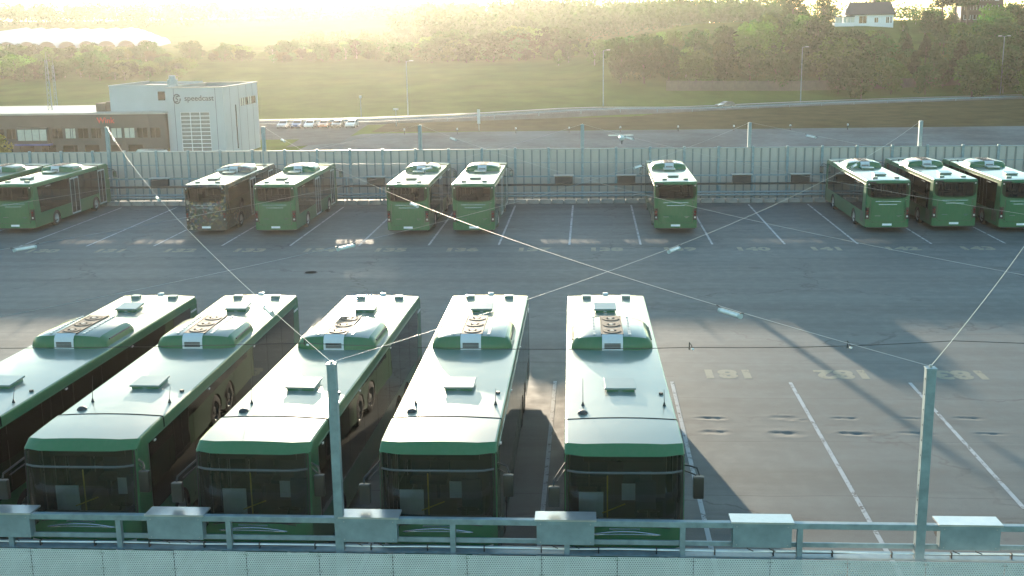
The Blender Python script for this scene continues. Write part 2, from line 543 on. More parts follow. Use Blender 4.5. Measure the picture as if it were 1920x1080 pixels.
# ------------------------------------------------------------------ mesh helpers
class MB:
    def __init__(self):
        self.v, self.f = [], []

    def add(self, vs, fs):
        o = len(self.v)
        self.v += [tuple(x) for x in vs]
        self.f += [tuple(i + o for i in f) for f in fs]
        return self

    def box(self, x0, x1, y0, y1, z0, z1):
        return self.add([(x0, y0, z0), (x1, y0, z0), (x1, y1, z0), (x0, y1, z0), (x0, y0, z1), (x1, y0, z1), (x1, y1, z1), (x0, y1, z1)],
                        [(0, 3, 2, 1), (4, 5, 6, 7), (0, 1, 5, 4), (1, 2, 6, 5), (2, 3, 7, 6), (3, 0, 4, 7)])

    def cbox(self, x0, x1, y0, y1, z0, z1, b, bt=None):
        """box with chamfered edges (b)"""
        bm = bmesh.new()
        bmesh.ops.create_cube(bm, size=1)
        for v in bm.verts:
            v.co = Vector(((x0 + x1) / 2 + v.co.x * (x1 - x0), (y0 + y1) / 2 + v.co.y * (y1 - y0), (z0 + z1) / 2 + v.co.z * (z1 - z0)))
        bmesh.ops.bevel(bm, geom=bm.edges[:], offset=b, segments=2, affect='EDGES', profile=0.6)
        bm.verts.ensure_lookup_table()
        self.add([v.co for v in bm.verts], [[v.index for v in f.verts] for f in bm.faces])
        bm.free()
        return self

    def cyl(self, p0, p1, r0, r1=None, n=10, caps=True):
        r1 = r0 if r1 is None else r1
        p0, p1 = Vector(p0), Vector(p1)
        d = (p1 - p0).normalized()
        s = d.orthogonal().normalized()
        t = d.cross(s)
        vs_ = []
        for p, r in ((p0, r0), (p1, r1)):
            for i in range(n):
                an = 2 * math.pi * i / n
                vs_.append(p + s * math.cos(an) * r + t * math.sin(an) * r)
        fs = [(i, (i + 1) % n, n + (i + 1) % n, n + i) for i in range(n)]
        if caps:
            fs += [tuple(range(n - 1, -1, -1)), tuple(range(n, 2 * n))]
        return self.add(vs_, fs)

    def tube(self, pts, r, n=6):
        pts = [Vector(p) for p in pts]
        vs_, fs = [], []
        for k, p in enumerate(pts):
            d = (pts[min(k + 1, len(pts) - 1)] - pts[max(k - 1, 0)]).normalized()
            ref = Vector((0, 0, 1)) if abs(d.z) < 0.9 else Vector((1, 0, 0))
            s = d.cross(ref).normalized()
            t = s.cross(d)
            for i in range(n):
                an = 2 * math.pi * i / n
                vs_.append(p + s * math.cos(an) * r + t * math.sin(an) * r)
        for k in range(len(pts) - 1):
            for i in range(n):
                fs.append((k * n + i, k * n + (i + 1) % n, (k + 1) * n + (i + 1) % n, (k + 1) * n + i))
        fs += [tuple(range(n - 1, -1, -1)), tuple(range((len(pts) - 1) * n, len(pts) * n))]
        return self.add(vs_, fs)

    def grid(self, rows, skip=None, flip=False):
        nr, nc = len(rows), len(rows[0])
        fs = []
        for i in range(nr - 1):
            for j in range(nc - 1):
                if skip and skip(i, j):
                    continue
                q = (i * nc + j, i * nc + j + 1, (i + 1) * nc + j + 1, (i + 1) * nc + j)
                fs.append(q[::-1] if flip else q)
        return self.add([p for r in rows for p in r], fs)

    def disc(self, c, r, axis, n=16, r_in=0.0, t=0.01):
        """a flat ring or disc of thickness t facing along +axis"""
        ax = Vector(axis).normalized()
        s = ax.orthogonal().normalized()
        u = ax.cross(s)
        c = Vector(c)
        ring = lambda rr, h: [c + ax * h + (s * math.cos(2 * math.pi * i / n) + u * math.sin(2 * math.pi * i / n)) * rr for i in range(n)]
        if r_in <= 0:
            return self.add(ring(r, 0) + ring(r, t), [(i, (i + 1) % n, n + (i + 1) % n, n + i) for i in range(n)] + [tuple(range(n, 2 * n)), tuple(range(n - 1, -1, -1))])
        vs_ = ring(r, 0) + ring(r, t) + ring(r_in, t) + ring(r_in, 0)
        fs = []
        for k in range(4):
            for i in range(n):
                j = (i + 1) % n
                fs.append((k * n + i, k * n + j, ((k + 1) % 4) * n + j, ((k + 1) % 4) * n + i))
        return self.add(vs_, fs)

    def mesh(self, name, mat_, smooth=None):
        me = bpy.data.meshes.new(name)
        me.from_pydata(self.v, [], self.f)
        if mat_:
            me.materials.append(MATS[mat_])
        if smooth is not None:
            me.polygons.foreach_set("use_smooth", [True] * len(me.polygons))
            try:
                me.set_sharp_from_angle(angle=math.radians(smooth))
            except Exception:
                pass
        me.update()
        return me

    def build(self, name, mat_, parent=None, smooth=None):
        return link(name, self.mesh(name, mat_, smooth), parent)


def link(name, me, parent=None, loc=None, rz=0.0):
    o = bpy.data.objects.new(name, me)
    COL.objects.link(o)
    if parent is not None:
        o.parent = parent
    if loc is not None:
        o.location = loc
    if rz:
        o.rotation_euler.z = rz
    return o


def tag(o, label, cat=None, group=None, kind=None):
    o["label"] = label
    if cat:
        o["category"] = cat
    if group:
        o["group"] = group
    if kind:
        o["kind"] = kind
    return o


def thing(name, label, cat, loc=(0, 0, 0), rz=0.0, group=None):
    o = bpy.data.objects.new(name, None)
    o.empty_display_size = 0.3
    COL.objects.link(o)
    o.location = loc
    o.rotation_euler.z = rz
    return tag(o, label, cat, group)


def structure(o, label):
    o["kind"] = "structure"
    o["label"] = label
    return o


def kids(o):
    return [c for c in bpy.data.objects if c.parent is o]


def copy_tree(o, parent=None, index=None):
    c = o.copy()
    COL.objects.link(c)
    c.parent = parent
    for ch in index.get(o.name, ()):
        copy_tree(ch, c, index)
    return c


def child_index():
    d = {}
    for o in bpy.data.objects:
        if o.parent is not None:
            d.setdefault(o.parent.name, []).append(o)
    return d


def text_mesh(name, s, size, mat_, extrude=0.01, offset=0.0, sx=1.0):
    cu = bpy.data.curves.new(name, 'FONT')
    cu.body = s
    cu.size = size
    cu.extrude = extrude
    cu.offset = offset
    cu.align_x = 'CENTER'
    cu.align_y = 'CENTER'
    cu.resolution_u = 3
    o = bpy.data.objects.new(name, cu)
    COL.objects.link(o)
    dg = bpy.context.evaluated_depsgraph_get()
    me = bpy.data.meshes.new_from_object(o.evaluated_get(dg))
    bpy.data.objects.remove(o)
    bpy.data.curves.remove(cu)
    me.materials.clear()
    me.materials.append(MATS[mat_])
    if sx != 1.0:
        for v in me.vertices:
            v.co.x *= sx
    return me


rnd = random.Random(7)

# ------------------------------------------------------------------ terrain
ROAD_X = [-260, -87, -48, -11, 28, 50, 76, 103, 150, 260]
ROAD_Y = [232, 233.8, 234.5, 244, 264.6, 276.5, 286, 293, 303, 325]
RIGHT = ([-400, 9, 20, 40, 70, 100, 130, 190, 290, 430, 630, 1200, 4000], [-6, -6, -4.6, -1.8, 4.5, 11.6, 13.5, 12.5, 12.5, 13.5, 15, 18, 20])
LEFT = ([0, 238, 300, 400, 500, 560, 640, 760, 900, 1500, 4000], [-6, -6, -2.2, 3.6, 6.4, 9.5, 14.0, 20.0, 25.5, 26, 24])


def ground_z(x, y):
    r = math.hypot(x, y)
    an = math.atan2(x, y)
    t = min(1, max(0, (an + 0.03) / 0.13))
    t = t * t * (3 - 2 * t)
    z = np.interp(y, *LEFT) * (1 - t) + np.interp(y - np.interp(x, ROAD_X, ROAD_Y), *RIGHT) * t
    k = min(1, max(0, (abs(an) - 0.7) / 0.6))
    z = z * (1 - k) + (-6 + max(0, r - 280) * 0.006) * k
    w = 0.6 * math.sin(x * 0.021 + y * 0.013) + 0.4 * math.sin(x * 0.05 - y * 0.031)
    return float(z + w * min(1, max(0, (r - 300) / 150)))


radii = [0, 60, 120, 180, 215, 238, 252, 268, 276, 285, 292, 300, 312, 325, 345, 365, 385, 400, 420, 445, 470, 500, 530, 560, 600, 640, 700, 760, 830, 900, 1050, 1250, 1500, 2000, 3000]
NA = 220
rows = []
for r in radii:
    row = []
    for i in range(NA + 1):
        # half of the columns inside the forward third
        u = i / NA * 2 - 1
        an = math.pi * (0.35 * u + 0.65 * u ** 3)
        x, y = r * math.sin(an), r * math.cos(an)
        row.append((x, y, ground_z(x, y)))
    rows.append(row)
terrain = MB().grid(rows, flip=True).build("terrain", "meadow", smooth=60)
structure(terrain, "grassy lowland rising into green meadow hills behind the bus depot")

# yard: raised asphalt platform, with shallow wheel dents in the empty bays
XS = sorted(set([-140, -100, -70] + list(np.arange(-50, 50.1, 2.5)) + list(np.arange(2.9, 12.6, 0.11)) + [70, 100, 140]))
YS = sorted(set([21.9, 23, 25, 27, 29, 31, 32] + list(np.arange(32.7, 35.6, 0.075)) + [36.5, 38] + list(np.arange(40, 82, 3)) + [83.4]))
DENTS = [(3.78, 34.72, .42, .16), (3.85, 33.38, .5, .19), (6.0, 34.72, .38, .16), (5.95, 33.35, .5, .18), (7.8, 34.8, .36, .13), (7.9, 33.36, .45, .13),
         (9.75, 34.8, .36, .12), (9.7, 33.42, .42, .12), (11.6, 34.83, .36, .1), (11.75, 33.36, .42, .1)]


def yard_z(x, y):
    z = 0.0
    for cx, cy_, rx, ry in DENTS:
        for q, o in ((0, -0.16), (1, 0.16)):
            d2 = ((x - cx - o * (1 + .3 * q)) / (rx * .62)) ** 2 + ((y - cy_ + .04 * q) / ry) ** 2
            if d2 < 6:
                z += -0.012 * math.exp(-d2) + 0.004 * math.exp(-(math.sqrt(d2) - 1.5) ** 2 * 3)
    return z


for k in range(10):
    cx, cy_, rx, ry = DENTS[k]
    DENTS[k] = (cx + rnd.uniform(-.12, .12), cy_ + rnd.uniform(-.07, .07), rx * rnd.uniform(.75, 1.2), ry * rnd.uniform(.7, 1.25))
    DENTS.append((cx + rnd.uniform(-.35, .35), cy_ + rnd.uniform(-.16, .16), rx * rnd.uniform(.3, .6), ry * rnd.uniform(.5, .9)))
yard_rows = [[(float(x), float(y), yard_z(x, y)) for x in XS] for y in YS]
mb = MB().grid(yard_rows)
x0, x1, y0, y1 = -140, 140, 21.9, 83.4
mb.add([(x0, y0, 0), (x1, y0, 0), (x1, y1, 0), (x0, y1, 0), (x0, y0, -6.4), (x1, y0, -6.4), (x1, y1, -6.4), (x0, y1, -6.4)],
       [(0, 4, 5, 1), (1, 5, 6, 2), (2, 6, 7, 3), (3, 7, 4, 0)])
structure(mb.build("yard_ground", "yard asphalt", smooth=50), "worn grey asphalt of the bus parking yard")

# gravel lot, verge, road beyond the yard (flat land 6 m lower)
lot = MB().add([(-44, 86, -5.985), (150, 86, -5.985), (150, 214, -5.985), (-20, 212.5, -5.985), (-41, 210, -5.985), (-46, 190, -5.985)], [(0, 1, 2, 3, 4, 5)])
structure(lot.build("gravel_lot", "gravel surface"), "empty grey gravel lot behind the noise wall")
lot2 = MB().add([(-49, 186, -5.98), (-41.5, 193, -5.98), (-44, 231, -5.98), (-74, 231, -5.98), (-74, 200, -5.98), (-50.2, 200, -5.98)], [(0, 1, 2, 3, 4, 5)])
structure(lot2.build("car_park_ground", "road asphalt"), "asphalt car park beside the grey office building")

ROADPTS = [(-260, 232), (-87, 233.8), (-48, 234.5), (-11, 244), (28, 264.6), (50, 276.5), (76, 286), (103, 293), (150, 303), (260, 325)]


def strip(pts, w0, w1, dz):
    """flat strip along a polyline from offset w0 to w1 (left of travel positive), laid on the ground"""
    fine = []
    for (xa, ya), (xb, yb) in zip(pts, pts[1:]):
        k = max(2, int(math.hypot(xb - xa, yb - ya) / 8))
        fine += [(xa + (xb - xa) * i / k, ya + (yb - ya) * i / k) for i in range(k)]
    fine.append(pts[-1])
    # smooth
    for _ in range(6):
        fine = [fine[0]] + [((p[0] + 2 * q[0] + s[0]) / 4, (p[1] + 2 * q[1] + s[1]) / 4) for p, q, s in zip(fine, fine[1:], fine[2:])] + [fine[-1]]
    A, B, mid = [], [], []
    for i, (x, y) in enumerate(fine):
        xa, ya = fine[max(0, i - 1)]
        xb, yb = fine[min(len(fine) - 1, i + 1)]
        dl = math.hypot(xb - xa, yb - ya)
        nx, ny = -(yb - ya) / dl, (xb - xa) / dl
        z = ROADZ(x, y) + dz
        A.append((x + nx * w0, y + ny * w0, z))
        B.append((x + nx * w1, y + ny * w1, z))
        mid.append((x, y, z, nx, ny))
    return A, B, mid


def ROADZ(x, y):
    return max(ground_z(x, y), ground_z(x, y + 4), ground_z(x, y - 4)) + 0.40


A, B, RMID = strip(ROADPTS, -4.4, 4.4, 0)
skirtA = [(x, y - 2.2, z - 1.5) for x, y, z in A]
skirtB = [(x, y + 0.6, z - 1.5) for x, y, z in B]
structure(MB().grid([skirtA, A, B, skirtB], flip=False).build("road", "road asphalt"), "two lane country road behind the gravel lot")
for w0, w1, what in ((-4.1, -3.85, "near edge line of the country road"), (3.85, 4.1, "far edge line of the country road")):
    a_, b_, _ = strip(ROADPTS, w0, w1, 0.02)
    structure(MB().grid([a_, b_]).build("road_line", "white line"), "white " + what)
a_, b_, _ = strip(ROADPTS, 4.9, 7.4, 0.1)
structure(MB().grid([a_, b_]).build("footpath", "concrete"), "pale footpath along the far side of the road")

a_, b_, gm = strip(ROADPTS, -4.95, -4.95, 0.0)
gr_ = thing("road_guard_rail", "long pale steel guard rail along the near side of the country road", "guard rail")
top_ = [(p[0], p[1], p[2] + .62) for p in a_ if -60 < p[0] < 150]
low_ = [(p[0], p[1], p[2] + .30) for p in a_ if -60 < p[0] < 150]
mid_ = [(p[0], p[1] + .05, p[2] + .46) for p in a_ if -60 < p[0] < 150]
MB().grid([low_, mid_, top_]).build("beam", "galvanised steel", gr_)
gpm = MB().box(-.06, .06, .06, .16, -.4, .6).mesh("post", "galvanised steel")
for p in a_:
    if -60 < p[0] < 150:
        link("post", gpm, gr_, p)

# brown verge sheet between lot and road
vr = []
for x in range(-40, 160, 8):
    yr = np.interp(x, [p[0] for p in ROADPTS], [p[1] for p in ROADPTS])
    ylot = 213.3
    vr.append([(x, ylot + (yr - 5.0 - ylot) * t, -5.97 + .2 * t) for t in (0, .25, .5, .75, 1)])
structure(MB().grid(vr).build("verge", "verge grass", smooth=60), "dry brown grass verge between lot and road")


# ------------------------------------------------------------------ bay lines and numbers
def flat(name, x0, x1, y0, y1, z, m, label):
    o = MB().add([(x0, y0, z), (x1, y0, z), (x1, y1, z), (x0, y1, z)], [(0, 1, 2, 3)]).build(name, m)
    return structure(o, label)


for k in range(-5, 7):
    xx = -1.165 + 4 * k
    flat("bay_line", xx - .06, xx + .06, 23.0, 38.5, 0.007, "worn white line", f"white line between bays {179 + k} and {180 + k} of the near row")
for j in range(-11, 10):
    xx = -1.10 + 4 * j
    flat("bay_line", xx - .06, xx + .06, 64.65, 79.8, 0.004, "worn white line", f"white line between bays {137 + j} and {138 + j} of the far row")
for nmb in range(176, 186):
    me = text_mesh("bay_number", str(nmb), 1.36, "worn yellow paint", 0.0, 0.07, 0.95)
    o = link("bay_number", me, None, (4.83 + 4 * (nmb - 181) + 0.02, 39.5, 0.004), math.pi)
    structure(o, f"yellow painted number {nmb} on the asphalt")
for nmb in range(128, 147):
    me = text_mesh("bay_number", str(nmb), 1.36, "worn yellow paint", 0.0, 0.07, 0.95)
    o = link("bay_number", me, None, (0.9 + 4 * (nmb - 138), 63.2, 0.004))
    structure(o, f"yellow painted number {nmb} on the asphalt")

# ------------------------------------------------------------------ buses
HW = 1.25
PROF = [(-1.25, 2.79), (-1.25, 2.97), (-1.246, 3.02), (-1.232, 3.048), (-1.20, 3.060), (-.85, 3.078), (-.45, 3.094), (0, 3.10)]
PROF = PROF + [(-x, z) for x, z in PROF[-2::-1]]


def roof_z(x):
    return float(np.interp(x, [p[0] for p in PROF], [p[1] for p in PROF]))


def yc(x):
    return 0.20 * (abs(x) / HW) ** 7


def rake(z):
    return float(np.interp(z, [0.3, 0.5, 0.9, 1.4, 2.90], [0.10, 0.02, 0.0, 0.02, 0.13]))


def rear_y(x, L):
    return L - 0.12 * (abs(x) / HW) ** 7


def side_poly(L, arches, rearcut):
    """outline (y, z) of the lower side with wheel arch notches"""
    pts = [(0.42, 0.32)]
    for ya, r in arches:
        pts += [(ya - r, 0.32)] + [(ya - r * math.cos(math.pi * i / 10), 0.50 + (r - .06) * math.sin(math.pi * i / 10)) for i in range(0, 11)] + [(ya + r, 0.32)]
    pts += [(L - 0.16, 0.32), (L - 0.16, 2.79), (L - rearcut, 2.79), (L - rearcut - .25, 1.18), (0.95, 1.18), (0.95, 2.79), (0.42, 2.79)]
    return pts


def make_bus(far, skin, label, group):
    L = 12.0 if far else 14.95
    root = thing("city_bus", label, "bus", group=group)
    arches = [(2.75, .56), (L - 3.1, .56)] if far else [(2.75, .56), (L - 4.6, .56), (L - 3.2, .56)]
    rearcut = 0.75
    # --- body shell
    b = MB()
    # roof: lip, crease, cap, main, rear
    r_lip = [(x, yc(x) + .13, min(z, 2.90)) for x, z in PROF]
    r_cr = [(x, yc(x) * .85 + .40, z + (.002 if z > 3.0 else 0)) for x, z in PROF]
    r_cap1 = [(x, .95 + yc(x) * .3, z + (.018 if z > 3.0 else 0)) for x, z in PROF]
    r_cap2 = [(x, 1.5, z + (.027 if z > 3.0 else 0)) for x, z in PROF]
    r_seam = [(x, 2.0, z + (.030 if z > 3.0 else 0)) for x, z in PROF]
    r_seam2 = [(x, 2.02, z) for x, z in PROF]
    r_rear = [(x, L - .45, z) for x, z in PROF]
    r_rear2 = [(x, rear_y(x, L) - .10, z - .03 * (1 if abs(x) < 1.2 else .2)) for x, z in PROF]
    r_rear3 = [(x, rear_y(x, L), min(z, 2.93)) for x, z in PROF]
    b.grid([r_lip, r_cr])
    b.grid([[p for p in r_[:5]] for r_ in (r_cr, r_cap1, r_cap2, r_seam, r_seam2, r_rear, r_rear2)])
    b.grid([[p for p in r_[-5:]] for r_ in (r_cr, r_cap1, r_cap2, r_seam, r_seam2, r_rear, r_rear2)])
    b.grid([r_rear2, r_rear3])
    rf_ = MB()
    for grp in ((r_cr, r_cap1, r_cap2, r_seam), (r_seam, r_seam2), (r_seam2, r_rear, r_rear2)):
        rf_.grid([r_[4:-4] for r_ in grp])
    rf_.build("roof", "roof paint", root, smooth=28)
    # header sides between the front corner and the side
    for s in (-1, 1):
        P = [(s * HW, y, z) for y, z in side_poly(L, arches, rearcut)]
        b.add(P, [tuple(range(len(P))) if s > 0 else tuple(range(len(P) - 1, -1, -1))])
        # wheel wells
    # front face
    fx = [-1.25, -1.235, -1.17, -1.05, -.8, -.4, 0, .4, .8, 1.05, 1.17, 1.235, 1.25]
    fz = [.30, .42, .6, .9, 1.2, 1.40, 2.90]
    rows = [[(x, yc(x) + rake(z), z if not (z == 2.90 and abs(x) > 1.24) else 2.79) for x in fx] for z in fz]
    b.grid(rows, skip=lambda i, j: i == 5 and 2 <= j <= 9, flip=False)
    # corner strip joining curved front to flat side
    for s in (-1, 1):
        q = [[(s * HW, yc(HW) + rake(z), z) for z in (.3, .6, .9, 1.4, 2.79)], [(s * HW, .96 if False else .60, z) for z in (.3, .6, .9, 1.4, 2.79)]]
        b.grid(q, flip=s > 0)
    # rear face
    rx = [-1.25, -1.23, -1.12, -1.0, -.5, 0, .5, 1.0, 1.12, 1.23, 1.25]
    rzv = [.32, .6, 1.0, 1.5, 1.95, 2.10, 2.86, 2.93]
    rows = [[(x, rear_y(x, L), z if not (z == 2.93 and abs(x) > 1.2) else 2.93 - (0.14 if abs(x) > 1.24 else .03)) for x in rx] for z in rzv]
    b.grid(rows, skip=lambda i, j: i == 5 and 3 <= j <= 6, flip=True)
    b.build("body", skin, root, smooth=28)
    # --- wheel wells, floor, interior
    for ya, r in arches:
        for s in (-1, 1):
            w = MB()
            ring = lambda xx: [(xx, ya - (r + .01) * math.cos(math.pi * i / 10), 0.50 + (r - .05) * math.sin(math.pi * i / 10)) for i in range(11)]
            w.grid([ring(s * 1.245), ring(s * .80)], flip=s > 0)
            w.add(ring(s * .80) + [(s * .8, ya + r, .32), (s * .8, ya - r, .32)], [tuple(range(13))])
            w.build("wheel_well", "black rubber", root)
    MB().box(-1.2, 1.2, .7, L - .25, .30, .38).build("floor", "floor vinyl", root)
    ev = MB()
    ev.box(-1.18, 1.18, L - 2.4, L - .25, .40, 1.55 if not far else 1.45)
    ev.build("engine_bulkhead", "dark trim", root)
    # ceiling lining seen through the windows
    MB().add([(-1.15, .7, 2.80), (1.15, .7, 2.80), (1.15, L - .3, 2.80), (-1.15, L - .3, 2.80)], [(0, 1, 2, 3)]).build("ceiling_lining", "dark trim", root)
    seat = MB()
    seat.cbox(-.22, .22, -.02, .40, .40, .50, .03)
    seat.cbox(-.22, .22, .36, .46, .48, 1.12, .03)
    seat.box(-.04, .04, .1, .2, 0.0, .41)
    seat_me = seat.mesh("seat", "seat fabric", 40)
    ys = [3.6, 4.5, 5.4] if not far else [7.2, 8.0, 8.8]
    for yy in ys:
        for xx in (-.92, -.45, .45, .92):
            link("seat", seat_me, root, (xx, yy, .45 if not far else .75))
    # --- driver area
    MB().cbox(-1.1, 1.1, .34, .75, .98, 1.30, .05).build("dashboard", "dark trim", root, 40)
    sw = MB()
    ringp = [(.55 + .23 * math.cos(t), .92 + .16 * math.sin(t), 1.36 - .10 * math.sin(t)) for t in np.linspace(0, 2 * math.pi, 21)]
    sw.tube(ringp, .016, 6)
    sw.tube([(.34, .92, 1.36), (.76, .92, 1.36)], .014, 5)
    sw.tube([(.55, .92, 1.36), (.55, .72, 1.22)], .03, 6)
    sw.build("steering_wheel", "black plastic", root, 60)
    ds = MB()
    ds.cbox(.30, .80, 1.35, 1.85, .85, .98, .04)
    ds.cbox(.32, .78, 1.80, 1.94, .95, 1.70, .05)
    ds.cbox(.42, .68, 1.82, 1.92, 1.70, 1.92, .04)
    ds.box(.45, .65, 1.5, 1.7, .38, .86)
    ds.build("driver_seat", "seat fabric", root, 40)
    if not far:
        MB().cbox(-.95, -.42, .94, .98, .95, 1.78, .01).build("display_panel", "grey panel", root)
        MB().tube([(-.33, 1.05, .4), (-.33, 1.05, 2.12)], .016, 8).build("grab_pole", "yellow rail", root, 60)
        MB().tube([(-.45, .80, 1.36), (.05, .86, 1.55)], .014, 8).build("grab_rail", "yellow rail", root, 60)
        MB().cbox(.05, 1.0, 2.05, 2.09, 1.2, 2.3, .01).build("driver_partition", "dark trim", root)
        MB().cbox(.02, .46, 2.03, 2.05, 1.15, 1.55, .005).build("notice_board", "grey panel", root)
    # --- glazing
    def front_pane(nm, za, zb, m, xm=1.205, off=-.006):
        xs = [-xm, -1.12, -.95, -.7, -.35, 0, .35, .7, .95, 1.12, xm]
        zs = [za + .04, za + .12, (za + zb) / 2, zb] if zb - za > .6 else [za, zb]
        rws = [[(x * (.985 if (zb - za > .6 and i == 0) else 1), yc(x) + rake(z if i else za) + off, z if i else (za + (.05 if abs(x) > 1.1 and zb - za > .6 else 0))) for x in xs] for i, z in enumerate(zs)]
        return MB().grid(rws).build(nm, m, root, 60)
    front_pane("windscreen", 1.38, 2.535, "windscreen glass")
    front_pane("destination_glass", 2.575, 2.895, "windscreen glass" if not far else "tinted glass")
    dv = MB()
    xs = np.linspace(-1.2, 1.2, 13)
    dv.grid([[(x, yc(x) + rake(2.5) - .016, 2.53) for x in xs], [(x, yc(x) + rake(2.5) - .03, 2.555) for x in xs], [(x, yc(x) + rake(2.6) - .016, 2.58) for x in xs]])
    dv.build("windscreen_divider", "divider trim", root, 50)
    ds2 = MB().cbox(-.85, .85, .62, .66, 2.60, 2.86, .01)
    ds2.build("destination_display", "frame black", root)
    sl = MB()
    for s in (-1, 1):
        sl.tube([(s * 1.207, yc(1.207) + rake(z) - .012, z) for z in (1.45, 1.8, 2.2, 2.6, 2.88)], .02, 6)
    sl.tube([(x, yc(x) + rake(1.4) - .008, 1.40 + (.05 if abs(x) > 1.15 else 0)) for x in np.linspace(-1.2, 1.2, 15)], .02, 6)
    sl.build("windscreen_seal", "black rubber", root, 60)
    for xa, xb in ((-.85, -.05), (.95, .10)):
        wp = MB().tube([(xa, yc(xa) - .04, 1.36), ((xa + xb) / 2, -.03, 1.42), (xb, -.02, 1.50)], .012, 5)
        o = wp.build("wiper", "black plastic", root)
        MB().tube([(xb - .42, -.012, 1.47), (xb + .36, -.006, 1.53)], .010, 5).build("wiper_blade", "black rubber", o)
    # side windows: separate panes over black pillars
    ya, yb = 0.97, L - rearcut
    nwin = 7 if far else 8
    doors = [(.98, 2.12), (5.3, 6.6)] if far else [(.98, 2.12), (6.4, 7.7)]
    cuts = list(np.linspace(2.2, yb, nwin))
    for s in (-1, 1):
        edges = [ya + .02] + cuts
        if s < 0:
            # door side: panes fill the runs between the doors
            runs = [(2.16, doors[1][0] - .04), (doors[1][1] + .04, yb)]
            segs = []
            for p, q in runs:
                k = max(1, round((q - p) / 1.55))
                segs += [(p + (q - p) * i / k, p + (q - p) * (i + 1) / k) for i in range(k)]
        else:
            segs = list(zip(edges, edges[1:]))
        for p, q in segs:
            last = abs(q - yb) < .01
            zb_ = 1.16
            pts = [(p + .012, zb_), (q - (.25 if last else .012), zb_), (q - (.005 if last else .012), 2.785), (p + .012, 2.785)]
            x_in, x_out = s * 1.252, s * 1.262
            vs_ = [(x_out, y, z) for y, z in pts] + [(x_in, y, z) for y, z in pts]
            fs = [(0, 1, 2, 3), (7, 6, 5, 4)] + [(i, (i + 4), (i + 1) % 4 + 4, (i + 1) % 4) for i in range(4)]
            if s < 0:
                fs = [f[::-1] for f in fs]
            MB().add(vs_, fs).build("side_window", "dark glass", root)
            MB().box(min(s * 1.17, s * 1.246), max(s * 1.17, s * 1.246), p - .04, p + .04, 1.10, 2.79).build("window_pillar", "frame black", root)
        if s < 0:
            for d0, d1 in doors:
                fr = MB()
                for yy in (d0, (d0 + d1) / 2 - .02, d1 - .05):
                    fr.box(-1.266, -1.20, yy, yy + .05, .36, 2.74)
                fr.box(-1.266, -1.20, d0 + .05, d1 - .05, 2.66, 2.74)
                fr.box(-1.266, -1.20, d0 + .05, d1 - .05, .36, .46)
                o = fr.build("door", "frame black" if not far else "grey panel", root)
                for q0, q1 in ((d0 + .05, (d0 + d1) / 2 - .02), ((d0 + d1) / 2 + .03, d1 - .05)):
                    MB().box(-1.257, -1.25, q0, q1, .46, 2.66).build("door_glass", "dark glass", o)
    # drip rails
    for s in (-1, 1):
        MB().box(min(s * 1.25, s * 1.262), max(s * 1.25, s * 1.262), .98, L - .3, 2.792, 2.815).build("drip_rail", skin, root)
    # skirt seams and side details
    for s in (-1, 1):
        sk = MB()
        for yy in np.arange(3.7, L - 4.2, 1.45):
            sk.box(min(s * 1.25, s * 1.253), max(s * 1.25, s * 1.253), yy, yy + .012, .34, 1.0)
        sk.build("skirt_joint", "frame black", root)
    gr = MB()
    for i in range(9):
        gr.box(1.25, 1.262, L - 1.35, L - .55, .55 + i * .07, .59 + i * .07)
    gr.build("engine_grille", "grille dark", root)
    # --- wheels
    tyre = MB()
    prof = [(-.14, .30), (-.14, .42), (-.12, .475), (-.05, .49), (.05, .49), (.12, .475), (.14, .42), (.14, .30)]
    N = 24
    rws = [[(px, pr * math.cos(2 * math.pi * i / N), pr * math.sin(2 * math.pi * i / N)) for i in range(N + 1)] for px, pr in prof]
    tyre.grid(rws)
    tyre_me = tyre.mesh("tyre", "black rubber", 45)
    rim = MB()
    prof = [(.125, .31), (.10, .28), (.03, .25), (.02, .12), (.10, .11), (.115, .07), (.115, 0.001)]
    rws = [[(px, pr * math.cos(2 * math.pi * i / N), pr * math.sin(2 * math.pi * i / N)) for i in range(N + 1)] for px, pr in prof]
    rim.grid(rws)
    for i in range(10):
        t = 2 * math.pi * i / 10
        rim.cyl((.02, .18 * math.cos(t), .18 * math.sin(t)), (.06, .18 * math.cos(t), .18 * math.sin(t)), .018, n=6)
    rim_me = rim.mesh("rim", "rim steel", 40)
    for ya_, r in arches:
        for s in (-1, 1):
            wh = bpy.data.objects.new("wheel", None)
            COL.objects.link(wh)
            wh.parent = root
            wh.location = (s * 1.10, ya_, .49)
            wh.rotation_euler.z = 0 if s > 0 else math.pi
            link("tyre", tyre_me, wh)
            link("rim", rim_me, wh)
    # --- front details
    for zz, ww, rr in ((1.285, .74, .014), (1.225, .70, .009)):
        pts = [(x, yc(x) + rake(1.25) - .012, zz - .075 * (x / .74) ** 2 * (1 if zz > 1.25 else .3)) for x in np.linspace(-ww, ww, 15)]
        MB().tube(pts, rr, 6).build("chrome_trim", "chrome", root, 60)
    MB().box(-.32, .32, rake(1.32) - .012, rake(1.32) - .003, 1.325, 1.355).build("badge", "chrome", root)
    bpr = MB()
    xs = np.linspace(-1.1, 1.1, 11)
    bpr.grid([[(x, yc(x) + rake(.45) - .012, .34) for x in xs], [(x, yc(x) + rake(.5) - .02, .46) for x in xs], [(x, yc(x) + rake(.6) - .004, .60) for x in xs]])
    bpr.build("bumper", "black plastic", root, 40)
